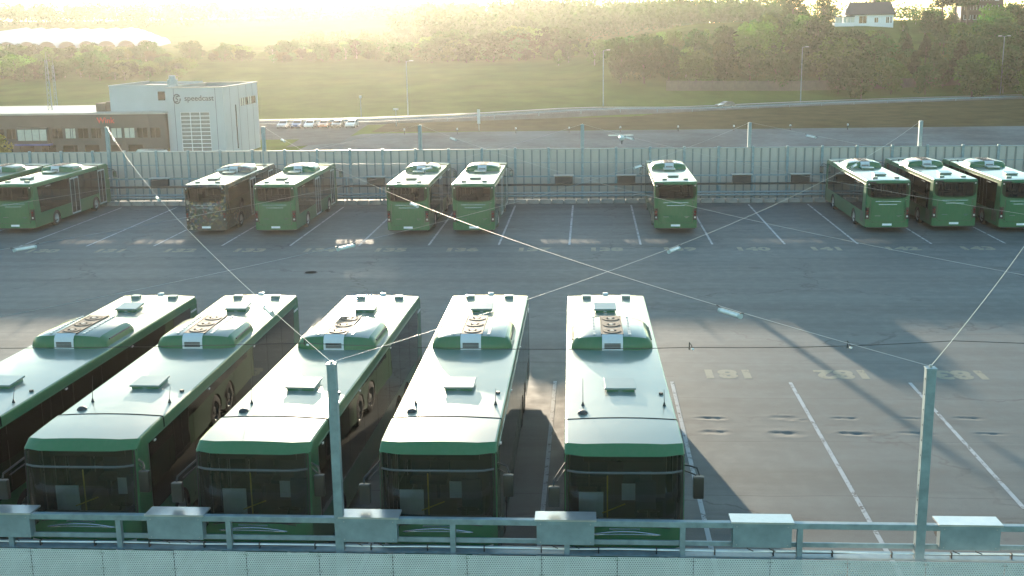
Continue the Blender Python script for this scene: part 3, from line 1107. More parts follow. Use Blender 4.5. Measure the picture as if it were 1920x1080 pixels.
    for s in (-1, 1):
        h = MB()
        xs = [s * .72, s * .9, s * 1.05, s * 1.16]
        rw = [[(x, yc(x) + rake(z) - .014, z) for x in xs] for z in (.66, .78, .90)]
        o = h.grid(rw, flip=s < 0).build("headlight", "clear lens", root, 50)
        MB().disc((s * .86, yc(.86) - .022, .78), .075, (0, -1, 0), 14, .0, .012).build("lamp_lens", "chrome", o)
    # mirrors
    for s in (-1, 1):
        arm = MB()
        if s > 0:
            arm.tube([(1.24, .42, 2.62), (1.34, .16, 2.70), (1.48, .02, 2.70), (1.53, -.03, 2.56)], .020, 7)
            arm.tube([(1.24, .42, 2.50), (1.36, .18, 2.54), (1.46, .04, 2.54)], .016, 7)
            o = arm.build("mirror_arm", "black plastic", root, 60)
            MB().cbox(1.40, 1.62, -.10, .03, 2.06, 2.54, .03).build("mirror", "black plastic", o, 40)
            MB().box(1.42, 1.60, .031, .036, 2.10, 2.50).build("mirror_glass", "chrome", o)
        else:
            arm.tube([(-1.22, .34, 2.70), (-1.47, -.26, 2.52), (-1.48, -.32, 2.36)], .022, 7)
            arm.tube([(-1.22, .34, 2.56), (-1.40, -.12, 2.44)], .014, 7)
            o = arm.build("mirror_arm", "black plastic", root, 60)
            MB().cbox(-1.58, -1.34, -.40, -.26, 1.98, 2.42, .04).build("mirror", "black plastic", o, 40)
            MB().box(-1.56, -1.36, -.258, -.253, 2.02, 2.38).build("mirror_glass", "chrome", o)
    # --- rear details
    rwx = [(-1.19, 2.30), (-1.10, 2.12), (-.85, 2.03), (-.4, 2.0), (0, 1.99), (.4, 2.0), (.85, 2.03), (1.10, 2.12), (1.19, 2.30)]
    MB().grid([[(x, rear_y(x, L) + .008, z) for x, z in rwx], [(x, rear_y(x, L) + .008, 2.5) for x, z in rwx], [(x * (.99 if abs(x) > 1 else 1), rear_y(x, L) + .008, 2.90) for x, z in rwx]], flip=True).build("rear_window", "tinted glass", root, 60)
    MB().grid([[(x, rear_y(x, L) + .012, 2.905) for x in xs], [(x, rear_y(x, L) + .05, 2.945) for x in xs], [(x, rear_y(x, L) - .02, 2.985) for x in xs]], flip=True).build("rear_spoiler", "frame black", root, 50)
    for zz, ww in ((1.83, .72), (1.66, .52)):
        MB().tube([(x, rear_y(x, L) + .006, zz) for x in np.linspace(-ww, ww, 7)], .013, 6).build("chrome_trim", "chrome", root, 60)
    for s in (-1, 1):
        t = MB()
        xs2 = [s * 1.04, s * 1.13, s * 1.20, s * 1.245]
        t.grid([[(x, rear_y(x, L) + .012, z) for x in xs2] for z in (.80, .95, 1.3, 1.48)], flip=s > 0)
        o = t.build("tail_light", "lamp housing", root, 50)
        MB().disc((s * 1.14, rear_y(1.14, L) + .012, 1.28), .06, (0, 1, 0), 12, 0, .015).build("brake_lens", "red lens", o)
        MB().disc((s * 1.14, rear_y(1.14, L) + .012, 1.12), .05, (0, 1, 0), 12, 0, .015).build("indicator_lens", "red lens", o)
        MB().disc((s * 1.14, rear_y(1.14, L) + .012, .95), .055, (0, 1, 0), 12, 0, .015).build("reversing_lens", "clear lens", o)
        MB().disc((s * 1.12, rear_y(1.12, L) + .010, 2.83), .045, (0, 1, 0), 10, 0, .012).build("marker_lamp", "clear lens", root)
    MB().cbox(-.27, .27, L, L + .016, .42, .54, .004).build("number_plate", "number plate white", root)
    MB().box(.40, .72, L - .0, L + .008, .98, 1.005).build("badge", "chrome", root)
    MB().box(-.82, -.52, L - .02, L + .006, .99, 1.01).build("badge", "chrome", root)
    MB().box(-.70, -.58, L - .02, L + .006, .93, .95).build("badge", "chrome", root)
    MB().box(-1.1, -.98, L - .06, L - .02, 1.93, 1.95).build("badge", "chrome", root)
    lid = MB()
    for xx in (-.98, .98):
        lid.box(xx - .006, xx + .006, L - .03, L + .004, .62, 1.92)
    lid.box(-.98, .98, L - .03, L + .003, .62, .632)
    lid.build("engine_lid_joint", "frame black", root)
    MB().box(-1.15, 1.15, L - .25, L + .03, .28, .33).build("rear_bumper", "black plastic", root)
    # --- roof details
    sm = MB()
    o1 = [(x * 1.0015, 1.965, z + .033) for x, z in PROF]
    o2 = [(x * 1.0015, 2.035, z + .031) for x, z in PROF]
    o3 = [(x * 1.0015, 2.045, z - .005) for x, z in PROF]
    sm.grid([o1, o2, o3])
    sm.build("roof_joint", "black matte", root)
    rj = MB()
    rj.grid([[(x * 1.001, L - .46, z + .003) for x, z in PROF], [(x * 1.001, L - .435, z + .003) for x, z in PROF]])
    rj.build("roof_joint", "frame black", root)

    def hatch(cx, y0, ln, w, h, tilt=.03):
        zz = roof_z(cx)
        base = MB().cbox(cx - w / 2, cx + w / 2, y0, y0 + ln, zz - .03, zz + h * .5, .015)
        o = base.build("roof_hatch", skin, root, 30)
        lidm = MB().cbox(cx - w / 2 - .04, cx + w / 2 + .04, y0 - .04, y0 + ln + .04, zz + h * .5 + .004, zz + h, .012)
        lidm.v = [(x, y, z + tilt * (y - y0) / ln) for x, y, z in lidm.v]
        lo = lidm.build("hatch_lid", "roof paint", o)
        MB().box(cx - .05, cx + .05, y0 - .012, y0, zz + h * .15, zz + h * .3).build("hatch_catch", "chrome", o)
        return lo

    def ac_unit(y0, y1):
        # rounded capsule: half-width 1.10, top z 3.46, ends curved in plan
        rws = []
        n = 18
        L_ = y1 - y0
        for t, sh, wx in ((0, 0.0, 1.0), (.0, .25, 1.0), (.015, .7, .995), (.05, .93, .985), (.12, 1, .98), (.88, 1, .98), (.95, .93, .985), (.985, .7, .995), (1, .25, 1.0), (1, 0.0, 1.0)):
            row = []
            for i in range(n + 1):
                an = math.pi * i / n
                ca, sa = math.cos(an), math.sin(an)
                x = -1.11 * wx * math.copysign(abs(ca) ** .62, ca)
                z = 3.0 + .45 * sh * sa ** .42 + .03 * (1 - (x / 1.1) ** 2) * sh
                end = .30 * (abs(x) / 1.1) ** 4
                y = y0 + L_ * t + (end if t < .5 else -end) * (1 if t < .2 or t > .8 else 1)
                row.append((x, y, z))
            rws.append(row)
        low_, top_ = MB(), MB()
        low_.grid(rws, skip=lambda i, j: 3 <= i <= 5 and 4 <= j <= 13)
        top_.grid([r_[4:15] for r_ in rws[3:7]])
        o = low_.build("roof_unit", skin, root, 42)
        top_.build("unit_top", "roof paint", o, 42)
        # centre covers at both ends (white), grille on them
        for ya_, sgn in ((y0, -1), (y1, 1)):
            cv = MB()
            pr = [(ya_ + sgn * .012, 3.05), (ya_ + sgn * .012, 3.20), (ya_ - sgn * .01, 3.36), (ya_ - sgn * .07, 3.445), (ya_ - sgn * .20, 3.49)]
            cv.grid([[(x, y, z) for x in (-.28, -.14, 0, .14, .28)] for y, z in pr], flip=sgn > 0)
            co = cv.build("end_cover", "white paint", o, 50)
            g_ = MB()
            for i in range(4):
                z0 = 3.15 + i * .038
                g_.box(-.22, .22, min(ya_ + sgn * .014, ya_ + sgn * .026), max(ya_ + sgn * .014, ya_ + sgn * .026), z0, z0 + .026)
            g_.build("cover_grille", "grille dark", co)
        # fan tray with three fans
        f0, f1 = y0 + .22, y1 - .16
        MB().box(-.27, .27, f0, f1, 3.470, 3.494).build("fan_tray", "fan tray", o)
        st = (f1 - f0) / 3
        for i in range(3):
            c = (0, f0 + st * (i + .5), 3.495)
            fo = MB().disc(c, .245, (0, 0, 1), 20, .10, .012).build("fan_ring", "fan ring", o, 30)
            MB().disc((c[0], c[1], 3.496), .07, (0, 0, 1), 14, 0, .018).build("fan_hub", "fan hub", fo)
            bl = MB()
            for k in range(7):
                t = 2 * math.pi * k / 7
                d, e_ = Vector((math.cos(t), math.sin(t), 0)), Vector((-math.sin(t), math.cos(t), 0))
                cc = Vector(c)
                bl.add([cc + d * .07 + Vector((0, 0, .006)), cc + d * .125 + Vector((0, 0, .004)), cc + d * .125 + e_ * .05 + Vector((0, 0, .018)), cc + d * .07 + e_ * .03 + Vector((0, 0, .02))], [(0, 1, 2, 3)])
            bl.build("fan_blade", "fan ring", fo)
        for xx in (-.30, .27):
            MB().box(xx, xx + .03, f0, f1, 3.472, 3.500).build("tray_edge", "fan ring", o)
        for xx in (-.52, .44):
            lv = MB()
            k = 12
            for i in range(k):
                yy = f0 + (f1 - f0) * (i + .2) / k
                lv.box(xx, xx + .07, yy, yy + (f1 - f0) / k * .55, 3.455, 3.482)
            lv.build("louvre_row", "grey panel", o)
        for s in (-1, 1):
            MB().tube([(s * 1.075, y0 + .55, 3.25), (s * 1.075, y1 - .55, 3.25)], .022, 6).build("side_intake", "grille dark", o)
        return o

    def vent(cx, cyy):
        zz = roof_z(cx)
        MB().cbox(cx - .14, cx + .14, cyy - .12, cyy + .12, zz - .02, zz + .085, .015).build("roof_vent", "roof paint", root)

    if not far:
        hatch(0.06, 4.05, .72, .66, .10, .02)
        hatch(-.08, 12.25, .62, .60, .12, .04)
        ac_unit(7.85, 10.35)
        vent(-.62, 14.35)
        vent(.64, 14.35)
        MB().cbox(-.09, .09, L - .12, L + .06, 2.99, 3.13, .03).build("rear_camera", "white paint", root, 30)
        dm = MB()
        for i in range(4):
            a0, a1 = i / 4 * math.pi / 2, (i + 1) / 4 * math.pi / 2
            dm.cyl((-.85, 2.46, roof_z(-.85) - .01 + .09 * math.sin(a0)), (-.85, 2.46, roof_z(-.85) - .01 + .09 * math.sin(a1)), .115 * math.cos(a0) + .005, .115 * math.cos(a1) + .005, 14, caps=False)
        dm.build("antenna_dome", "dark trim", root, 60)
        for xx, yy, hh in ((-.84, 3.05, .62), (1.03, 3.05, .36)):
            o = MB().cyl((xx, yy, roof_z(xx) - .01), (xx, yy, roof_z(xx) + .09), .045, .012, 10).build("antenna_base", "black plastic", root, 50)
            MB().cyl((xx, yy, roof_z(xx) + .08), (xx, yy + .12, roof_z(xx) + hh), .009, .004, 6).build("antenna_whip", "black plastic", o)
        MB().cyl((1.02, 3.95, roof_z(1.02) - .01), (1.02, 3.95, roof_z(1.02) + .045), .06, .05, 12).build("roof_plug", "black plastic", root, 40)
        for k, (xx, yy) in enumerate(((1.245, 1.3), (1.245, 5.2), (1.245, 9.4))):
            MB().cbox(xx, xx + .035, yy, yy + .10, 2.72, 2.76, .008).build("side_marker", "clear lens", root)
        MB().box(1.251, 1.2625, L - .70, L - .22, 2.60, 2.66).build("side_badge", "white paint", root)
    else:
        hatch(0.05, L - 2.55, .62, .62, .16, -.05)
        hatch(0.05, L - 5.75, .75, .66, .15, -.03)
        ac_unit(3.85, 5.9)
        vent(-.62, L - .85)
        vent(.62, L - .85)
        MB().cyl((.8, 2.2, roof_z(.8) - .01), (.8, 2.2, roof_z(.8) + .08), .06, .05, 10).build("roof_plug", "black plastic", root, 40)
        for xx in (-1.262, 1.25):
            MB().box(xx, xx + .012, L - 2.6, L - 1.9, 2.66, 2.70).build("side_badge", "white paint", root)
    return root


NEAR_G, FAR_G = "green buses parked nose-in along the front railing", "green buses parked tail-out along the noise wall"
near = make_bus(False, "green paint", "", NEAR_G)
farb = make_bus(True, "green paint", "", FAR_G)
wrapb = make_bus(True, "printed wrap", "", FAR_G)
idx = child_index()


def place(o, xf, yf, xr, yr, label):
    """front-centre and rear-centre points give the pose"""
    o.location = (xf, yf, 0)
    o.rotation_euler.z = math.atan2(-(xr - xf), yr - yf)
    o["label"] = label
    o.scale = (1.025, 1.0, 1.02)


near_spots = [
    (0.76, 23.30, 0.55, 38.3, "green bus at the right end of the front row beside the empty bay 181"),
    (-3.27, 23.32, -3.31, 38.3, "green bus second from the right end of the front row, beside bay line 179"),
    (-7.33, 23.25, -6.98, 38.2, "green bus in the middle of the front row, half hidden by the steel pole"),
    (-11.23, 23.34, -11.22, 38.3, "green bus fourth from the right in the front row, left of the pole"),
    (-15.20, 23.30, -14.72, 38.3, "green bus at the left end of the front row, its front out of view"),
]
for i, s in enumerate(near_spots):
    o = near if i == 0 else copy_tree(near, None, idx)
    place(o, *s)
# far row: rear faces the camera, so the bus is turned half round
far_spots = [
    (-39.5, 69.2, "green bus at the far left of the wall row, mostly behind its neighbour"),
    (-35.55, 69.2, "green bus in the wall row whose side door and wheels show at the left"),
    (-18.85, 68.2, "green bus in the wall row next to the dark printed bus"),
    (-10.75, 67.9, "green bus, left one of the pair in the middle of the wall row"),
    (-6.82, 67.9, "green bus, right one of the pair in the middle of the wall row"),
    (5.10, 68.3, "single green bus standing alone between empty bays of the wall row"),
    (17.35, 68.3, "leftmost of the three green buses at the right end of the wall row"),
    (21.28, 68.7, "middle one of the three green buses at the right end of the wall row"),
    (24.95, 68.2, "rightmost green bus of the wall row, cut off by the picture edge"),
]
for i, (x, y, lb) in enumerate(far_spots):
    o = farb if i == 0 else copy_tree(farb, None, idx)
    o.location = (x, y + 12.0, 0)
    o.rotation_euler.z = math.pi
    o["label"] = lb
wrapb.location = (-23.15, 68.3 + 12.0, 0)
wrapb.rotation_euler.z = math.pi
wrapb["label"] = "bus wrapped in a dark colourful printed collage among the green buses"

mh = thing("manhole_cover", "small dark round manhole cover in the driveway before the printed bus", "manhole", (-14.1, 57.05, 0.0))
MB().disc((0, 0, .003), .36, (0, 0, 1), 24, .30, .012).build("rim", "dark trim", mh)
MB().disc((0, 0, .003), .298, (0, 0, 1), 24, 0, .008).build("cover", "black matte", mh)

# ------------------------------------------------------------------ near railing
rail = thing("steel_railing", "galvanised railing with perforated lower sheets along the front of the yard", "railing", (0, 22.56, 0))
post_me = MB().box(-.055, .055, -.06, .06, 0, 1.86).mesh("post", "galvanised steel")
pan_me = MB().box(-.772, .772, -.004, .004, .05, 1.215).mesh("perforated_sheet", "perforated sheet")
scr_me = MB()
for xx in (-.74, .74):
    for zz in (.45, .8, 1.15):
        scr_me.disc((xx, -.004, zz), .014, (0, -1, 0), 8, 0, .006)
scr_me = scr_me.mesh("screw", "galvanised wire")
for k in range(-9, 10):
    link("post", post_me, rail, (-.46 + 2.39 * k, 0, 0))
for k in range(-14, 15):
    p = link("perforated_sheet", pan_me, rail, (-.2 + 1.556 * k, -.31, 0.005 * rnd.uniform(-1, 1)))
    p.rotation_euler.x = rnd.uniform(-.004, .004)
    link("screw", scr_me, p)
MB().cbox(-23, 23, -.065, .065, 1.775, 1.90, .008).build("top_rail", "galvanised steel", rail)
MB().cbox(-23, 23, .062, .11, 1.32, 1.42, .006).build("middle_rail", "galvanised steel", rail)
MB().box(-23, 23, -.07, .30, 1.12, 1.15).build("bottom_tray", "galvanised steel", rail)
cb = MB()
cb.tube([(x, .02 + .006 * math.sin(x * 3.1), 1.235 + .008 * math.sin(x * 1.7)) for x in np.arange(-23, 23, .5)], .018, 6)
cb.build("conduit", "luminaire white", rail, 60)
cb = MB()
cb.tube([(x, .05, 1.205 + .006 * math.sin(x * 2.3 + 1)) for x in np.arange(-23, 23, .5)], .012, 6)
cb.build("cable", "dark cable", rail, 60)
cl = MB()
for x in np.arange(-22.6, 22.6, 1.2):
    cl.box(x - .012, x + .012, -.01, .085, 1.15, 1.27)
cl.build("cable_clip", "dark cable", rail)


def cabinet(name, x, y, face, label, group):
    """engine-heater socket cabinet hung on the rail; face=-1 overhangs away from the camera"""
    t = thing(name, label, "cabinet", (x, y, 0), 0 if face > 0 else math.pi, group)
    MB().cbox(-.60, .60, -.075, .16, 1.36, 1.885, .012).build("housing", "cabinet steel", t)
    lid = MB()
    lid.add([(-.64, -.09, 1.888), (.64, -.09, 1.888), (.64, .40, 1.872), (-.64, .40, 1.872), (-.64, -.09, 1.925), (.64, -.09, 1.925), (.64, .40, 1.905), (-.64, .40, 1.905)],
            [(0, 3, 2, 1), (4, 5, 6, 7), (0, 1, 5, 4), (1, 2, 6, 5), (2, 3, 7, 6), (3, 0, 4, 7)])
    lid.build("lid", "lid steel", t)
    MB().box(-.58, .58, .155, .38, 1.52, 1.80).build("socket_recess", "frame black", t)
    rv = MB()
    for sx in (-.52, .52):
        for zz in (1.42, 1.82):
            rv.disc((sx, -.075, zz), .012, (0, -1, 0), 8, 0, .006)
    rv.build("rivet", "galvanised wire", t)
    for sx in (-.3, .15):
        MB().tube([(sx, .05, 1.36), (sx + .02, .03, 1.29), (sx + .14, .0, 1.25)], .012, 5).build("lead", "dark cable", t)
    return t


CAB_G = "socket cabinets on the front railing"
for k, (x, lb) in enumerate([(-12.55, "steel socket cabinet at the left end of the front railing, cut by the picture edge"),
                             (-8.78, "steel socket cabinet with sun stripes on its lid between the two left front buses"),
                             (-4.62, "steel socket cabinet right of the left pole on the front railing"),
                             (-.49, "steel socket cabinet in front of the rightmost front bus's windscreen"),
                             (3.55, "steel socket cabinet before the empty bay 181"),
                             (7.72, "steel socket cabinet with bright cream lid right of the right pole")]):
    cabinet("socket_cabinet", x, 22.56, 1, lb, CAB_G)


# ------------------------------------------------------------------ poles
def pole(name, x, y, h, w, label, group, z0=0.0):
    t = thing(name, label, "pole", (x, y, z0), 0, group)
    MB().cbox(-w / 2, w / 2, -w / 2, w / 2, 0, h - .02, .012).build("shaft", "galvanised steel", t)
    MB().cbox(-w / 2 - .012, w / 2 + .012, -w / 2 - .012, w / 2 + .012, h - .018, h + .01, .006).build("cap", "galvanised steel", t)
    MB().disc((0, 0, h + .01), .03, (0, 0, 1), 10, .012, .05).build("wire_eye", "galvanised wire", t)
    MB().cbox(-w * .9, w * .9, -w * .9, w * .9, 0.0, .025, .005).build("base_plate", "galvanised steel", t)
    hl = MB()
    for zz in np.arange(.5, h - .2, .32):
        hl.disc((-w / 2, -.02, zz), .014, (-1, 0, 0), 8, 0, .006)
    hl.build("bolt", "dark cable", t)
    return t


POLE_G = "square steel poles carrying the span wires"
NEARP = {-2: (-29.3, 5.24), -1: (-17.3, 5.24), 0: (-5.25, 5.24), 1: (6.74, 5.20), 2: (18.74, 5.2)}
FARP = {-1: (-46.8, 5.4), 0: (-35.0, 5.45), 1: (-23.45, 5.36), 2: (-12.06, 5.36), 3: (-.46, 5.30), 4: (11.27, 5.31), 5: (23.03, 5.31), 6: (34.8, 5.3)}
for k, (x, h) in NEARP.items():
    lb = {0: "steel pole at the front railing before the middle front bus", 1: "steel pole at the front railing before the empty bays"}.get(k, "steel pole of the front railing beyond the picture edge")
    if k in (0, 1):
        pole("steel_pole", x, 22.56 + .02, h, .19 if k == 1 else .185, lb, POLE_G)
FL = {0: "steel pole on the noise wall at the left end, before the dark office wing", 1: "steel pole on the noise wall before the grey hall's right edge",
      2: "steel pole on the noise wall behind the middle pair of buses", 3: "steel pole on the noise wall above the empty bays 137 and 138",
      4: "steel pole on the noise wall between the lone bus and the three right buses", 5: "steel pole on the noise wall above the middle of the three right buses"}
for k, (x, h) in FARP.items():
    if k in FL:
        pole("steel_pole", x, 83.0, h, .24, FL[k], POLE_G)

# ------------------------------------------------------------------ span wires and luminaires
WIRE_G, LUM_G = "span wires over the yard", "tube luminaires hung on the span wires"


def wire_pts(a, b, sag, n=40):
    a, b = Vector(a), Vector(b)
    return [a + (b - a) * (i / n) + Vector((0, 0, -4 * sag * (i / n) * (1 - i / n))) for i in range(n + 1)]


def wire_at(a, b, sag, t):
    a, b = Vector(a), Vector(b)
    return a + (b - a) * t + Vector((0, 0, -4 * sag * t * (1 - t)))


lum = None


def make_lum(label):
    t = thing("tube_luminaire", label, "lamp", group=LUM_G)
    MB().cyl((-.42, 0, -.02), (.42, 0, -.02), .055, n=14).build("tube", "luminaire white", t, 40)
    for s in (-1, 1):
        c = MB().cyl((s * .42, 0, -.02), (s * .48, 0, -.02), .068, n=14)
        c.cyl((s * .40, 0, -.02), (s * .425, 0, -.02), .062, n=14)
        o = c.build("end_cap", "grey panel", t, 40)
        MB().tube([(s * .45, 0, .04), (s * .52, 0, .075), (s * .62, 0, .085)], .016, 6).build("hanger", "dark cable", o)
    MB().box(-.40, .40, -.012, .012, .033, .05).build("mounting_bar", "grey panel", t)
    return t


def wire(kn, kf, sag, label, lums, key=None):
    global lum
    a = (NEARP[kn][0], 22.58, NEARP[kn][1] + .03) if kn in NEARP else (kn * 12 - 5.3, 22.58, 5.25)
    b = (FARP[kf][0], 83.0, FARP[kf][1] + .03)
    o = MB().tube(wire_pts(a, b, sag), .006, 5).build("span_wire", "galvanised wire", None, 60)
    tag(o, label, "wire", WIRE_G)
    d = (Vector(b) - Vector(a))
    for t, lb in lums:
        if lum is None:
            lum = make_lum(lb)
            c = lum
        else:
            c = copy_tree(lum, None, child_index())
        c["label"] = lb
        p = wire_at(a, b, sag, t)
        q = wire_at(a, b, sag, t + .004) - p
        c.location = p - Vector((0, 0, .085))
        c.rotation_euler = (0, -math.atan2(q.z, math.hypot(q.x, q.y)), math.atan2(q.y, q.x))


wire(0, 0, .85, "span wire from the left front pole to the left end of the noise wall", [(.10, "tube lamp hung over the second front bus's roof from the left"), (.90, "tube lamp just below the left end pole of the wall"), (.5, "tube lamp halfway along the leftmost bright wire")])
wire(0, 5, 1.08, "span wire from the left front pole to the wall pole over the three right buses", [(.29, "tube lamp over the driveway beside number 139"), (.70, "tube lamp above the roof of the leftmost of three right buses")])
wire(1, 1, 1.02, "span wire from the right front pole to the pole by the grey hall", [(.105, "big near tube lamp left of the right front pole"), (.485, "tube lamp before the tail of the left middle bus"), (.90, "tube lamp near the pole by the grey hall")])
wire(1, 6, .95, "span wire from the right front pole out past the right picture edge", [])
wire(-1, 4, 1.05, "span wire from the left picture edge to the wall pole beyond the lone bus", [(.30, "glinting tube lamp over the driveway before bay 134"), (.70, "tube lamp beside the lone bus's roof")])
wire(-2, 3, 1.05, "span wire from the far left edge to the wall pole above the empty bays", [(.30, "tube lamp over the driveway at the left picture edge"), (.70, "tube lamp over the roof of the left middle bus")])
wire(2, 2, 1.05, "dark span wire from the right picture edge to the wall pole behind the middle pair", [(.9, "tube lamp above the wall behind the right middle bus")])
wire(3, 3, 1.05, "span wire from beyond the right edge to the wall pole above the empty bays", [(.9, "tube lamp above the wall left of the lone bus")])
wire(4, 4, 1.05, "span wire from beyond the right edge to the wall pole right of the lone bus", [(.9, "tube lamp above the wall right of the lone bus")])
wire(-3, 2, 1.05, "span wire from beyond the left edge to the wall pole behind the middle pair", [(.7, "tube lamp over the roof of the printed bus")])

# dome camera hung under the wire left of the lone bus
p = wire_at((3 * 12 - 5.3, 22.58, 5.25), (FARP[3][0], 83.0, FARP[3][1] + .03), 1.05, .915)
t = thing("dome_camera", "white dome camera hanging under a bracket above the wall left of the lone bus", "camera", p)
MB().cbox(-.9, .75, -.04, .04, -.06, .0, .01).build("bracket", "luminaire white", t)
dmm = MB()
for i in range(5):
    a0, a1 = i / 5 * math.pi / 2, (i + 1) / 5 * math.pi / 2
    dmm.cyl((0, 0, -.18 - .2 * math.sin(a0)), (0, 0, -.18 - .2 * math.sin(a1)), .2 * math.cos(a0) + .004, .2 * math.cos(a1) + .004, 14, caps=False)
dmm.cyl((0, 0, -.06), (0, 0, -.18), .12, .21, 14)
dmm.build("dome", "luminaire white", t, 50)
MB().cyl((0, 0, -.36), (0, 0, -.62), .05, .03, 8).build("sensor", "dark trim", t)

# cable strung along the front row, with two hooked clips
cps = []
anch = [(-24, 25.0, 4.95), (-6.37, 24.83, 5.06), (2.2, 24.85, 4.98), (7.97, 25.2, 5.05), (22, 25.2, 5.0)]
for (xa, ya_, za), (xb, yb_, zb) in zip(anch, anch[1:]):
    for i in range(10):
        t = i / 10
        cps.append((xa + (xb - xa) * t, ya_ + (yb_ - ya_) * t, za + (zb - za) * t - .12 * 4 * t * (1 - t) * min(1, abs(xb - xa) / 12)))
cps.append(anch[-1])
tag(MB().tube(cps, .008, 5).build("supply_cable", "dark cable", None, 60), "thin dark cable strung across above the front row of buses", "cable")
for x, lb in ((2.22, "hooked clip on the dark cable right of the rightmost front bus"), (5.55, "hooked clip with pale knob on the cable near the right pole"), (-6.3, "hooked clip on the cable by the left pole")):
    p = min(cps, key=lambda q: abs(q[0] - x))
    t = thing("cable_clip", lb, "clip", p, 0, "hooked clips on the dark cable")
    MB().cyl((0, 0, -.05), (0, 0, .12), .016, .010, 8).build("stem", "dark cable", t)
    MB().tube([(0, 0, .1), (.04, 0, .06), (.07, 0, -.02), (.05, 0, -.06)], .008, 5).build("hook", "dark cable", t)
    MB().cyl((.05, 0, -.03), (.10, 0, -.05), .026, .02, 8).build("knob", "luminaire white", t)

# ------------------------------------------------------------------ far structure: bay railing, guard rail, cabinets, noise wall
fr = thing("bay_railing", "steel railing with guard rail along the heads of the far bays", "railing", (0, 81.2, 0))
p2 = MB().box(-.055, .055, -.06, .06, 0, 1.86).mesh("post", "galvanised steel")
for k in range(-20, 19):
    link("post", p2, fr, (-.46 + 2.385 * k, 0, 0))
MB().box(-48, 45, -.05, .05, 1.80, 1.90).build("top_rail", "galvanised steel", fr)
MB().box(-48, 45, -.10, -.062, 1.20, 1.34).build("middle_rail", "dark trim", fr)
for z0 in (.42, .62):
    MB().add([(-48, -.16, z0), (45, -.16, z0), (45, -.20, z0 + .05), (-48, -.20, z0 + .05), (45, -.20, z0 + .10), (-48, -.20, z0 + .10), (45, -.16, z0 + .15), (-48, -.16, z0 + .15)],
             [(0, 1, 2, 3), (3, 2, 4, 5), (5, 4, 6, 7)]).build("guard_rail", "galvanised steel", fr)
blk = MB().cbox(-.40, .40, -.12, .12, 0, .30, .02).mesh("kerb_block", "concrete")
for k in range(-52, 48):
    link("kerb_block", blk, fr, (-.46 + .86 * k, -.45, 0))

wallt = thing("noise_wall", "tall grey panelled noise wall behind the far row of buses", "wall", (0, 82.62, 0), -.012)
PW = .596
up_me = MB().box(-PW / 2 + .012, PW / 2 - .012, -.02, .02, 1.715, 2.62).mesh("upper_panel", "wall panel")
tp_me = MB().box(-PW / 2 + .012, PW / 2 - .012, -.02, .02, 2.68, 3.60).mesh("top_panel", "wall panel")
lo_me = MB().box(-PW / 2 + .012, PW / 2 - .012, -.02, .02, .06, 1.67).mesh("lower_panel", "wall panel")
rib_me = MB().box(-.05, .05, -.07, -.021, .06, 3.58).mesh("rib", "rib steel")
pst_me = MB().cbox(-.09, .09, -.16, -.022, 0, 3.74, .01).mesh("post", "galvanised steel")
npan = 0
for k in range(-74, 64):
    x = -.46 + PW * k
    link("upper_panel", up_me, wallt, (x + PW / 2, rnd.uniform(-.006, .006), 0))
    link("top_panel", tp_me, wallt, (x + PW / 2, rnd.uniform(-.006, .006), 0))
    link("lower_panel", lo_me, wallt, (x + PW / 2, rnd.uniform(-.006, .006), 0))
    if k % 4 == 0:
        link("post", pst_me, wallt, (x, 0, 0))
    else:
        link("rib", rib_me, wallt, (x, 0, 0))
xl, xr = -.46 - 74 * PW, -.46 + 64 * PW
MB().box(xl, xr, -.045, -.0205, 2.625, 2.675).build("wall_rail", "galvanised steel", wallt)
MB().box(xl, xr, -.05, .05, 3.60, 3.64).build("coping", "galvanised steel", wallt)

FC = "socket cabinets on the far bay railing"
places = ["left end of the wall row", "gap left of the printed bus", "gap beside the printed bus", "row between the middle buses", "left of the middle pair", "behind the middle pair", "gap right of the middle pair", "left of the lone bus", "right of the lone bus", "second gap right of the lone bus", "right end of the wall row"]
fx = [(-35.0, "dark socket cabinet at the wall just right of the left bus with the side door"), (-30.6, "dark socket cabinet at the wall midway between the left bus and the printed bus"),
      (-15.0, "dark socket cabinet at the wall behind the vertical gap before the middle pair"), (-1.75, "dark socket cabinet at the wall right of the middle pair"),
      (2.6, "dark socket cabinet at the wall just left of the lone bus"), (10.55, "dark socket cabinet at the wall right of the lone bus"),
      (14.55, "dark socket cabinet at the wall just left of the three right buses"), (30.0, "dark socket cabinet at the wall past the right picture edge")]
for x, lb in fx[:-1]:
    t = thing("socket_cabinet", lb, "cabinet", (x, 81.1, 0), 0, FC)
    MB().cbox(-.62, .62, -.22, .10, 1.38, 1.86, .012).build("housing", "dark trim", t)
    MB().cbox(-.70, .70, -.46, .12, 1.93, 1.975, .008).build("lid", "lid steel", t)
    MB().box(-.55, -.45, -.2, .0, 1.861, 1.93).build("lid_bracket", "cabinet steel", t)
    MB().box(.45, .55, -.2, .0, 1.861, 1.93).build("lid_bracket", "cabinet steel", t)

# ------------------------------------------------------------------ office building
ob = thing("office_building", "grey cladding hall with long dark two-storey office wing behind the wall", "building", (0, 0, -6))
# hall: x -62..-53.3, y 169..187, 10.5 m
hw = MB()


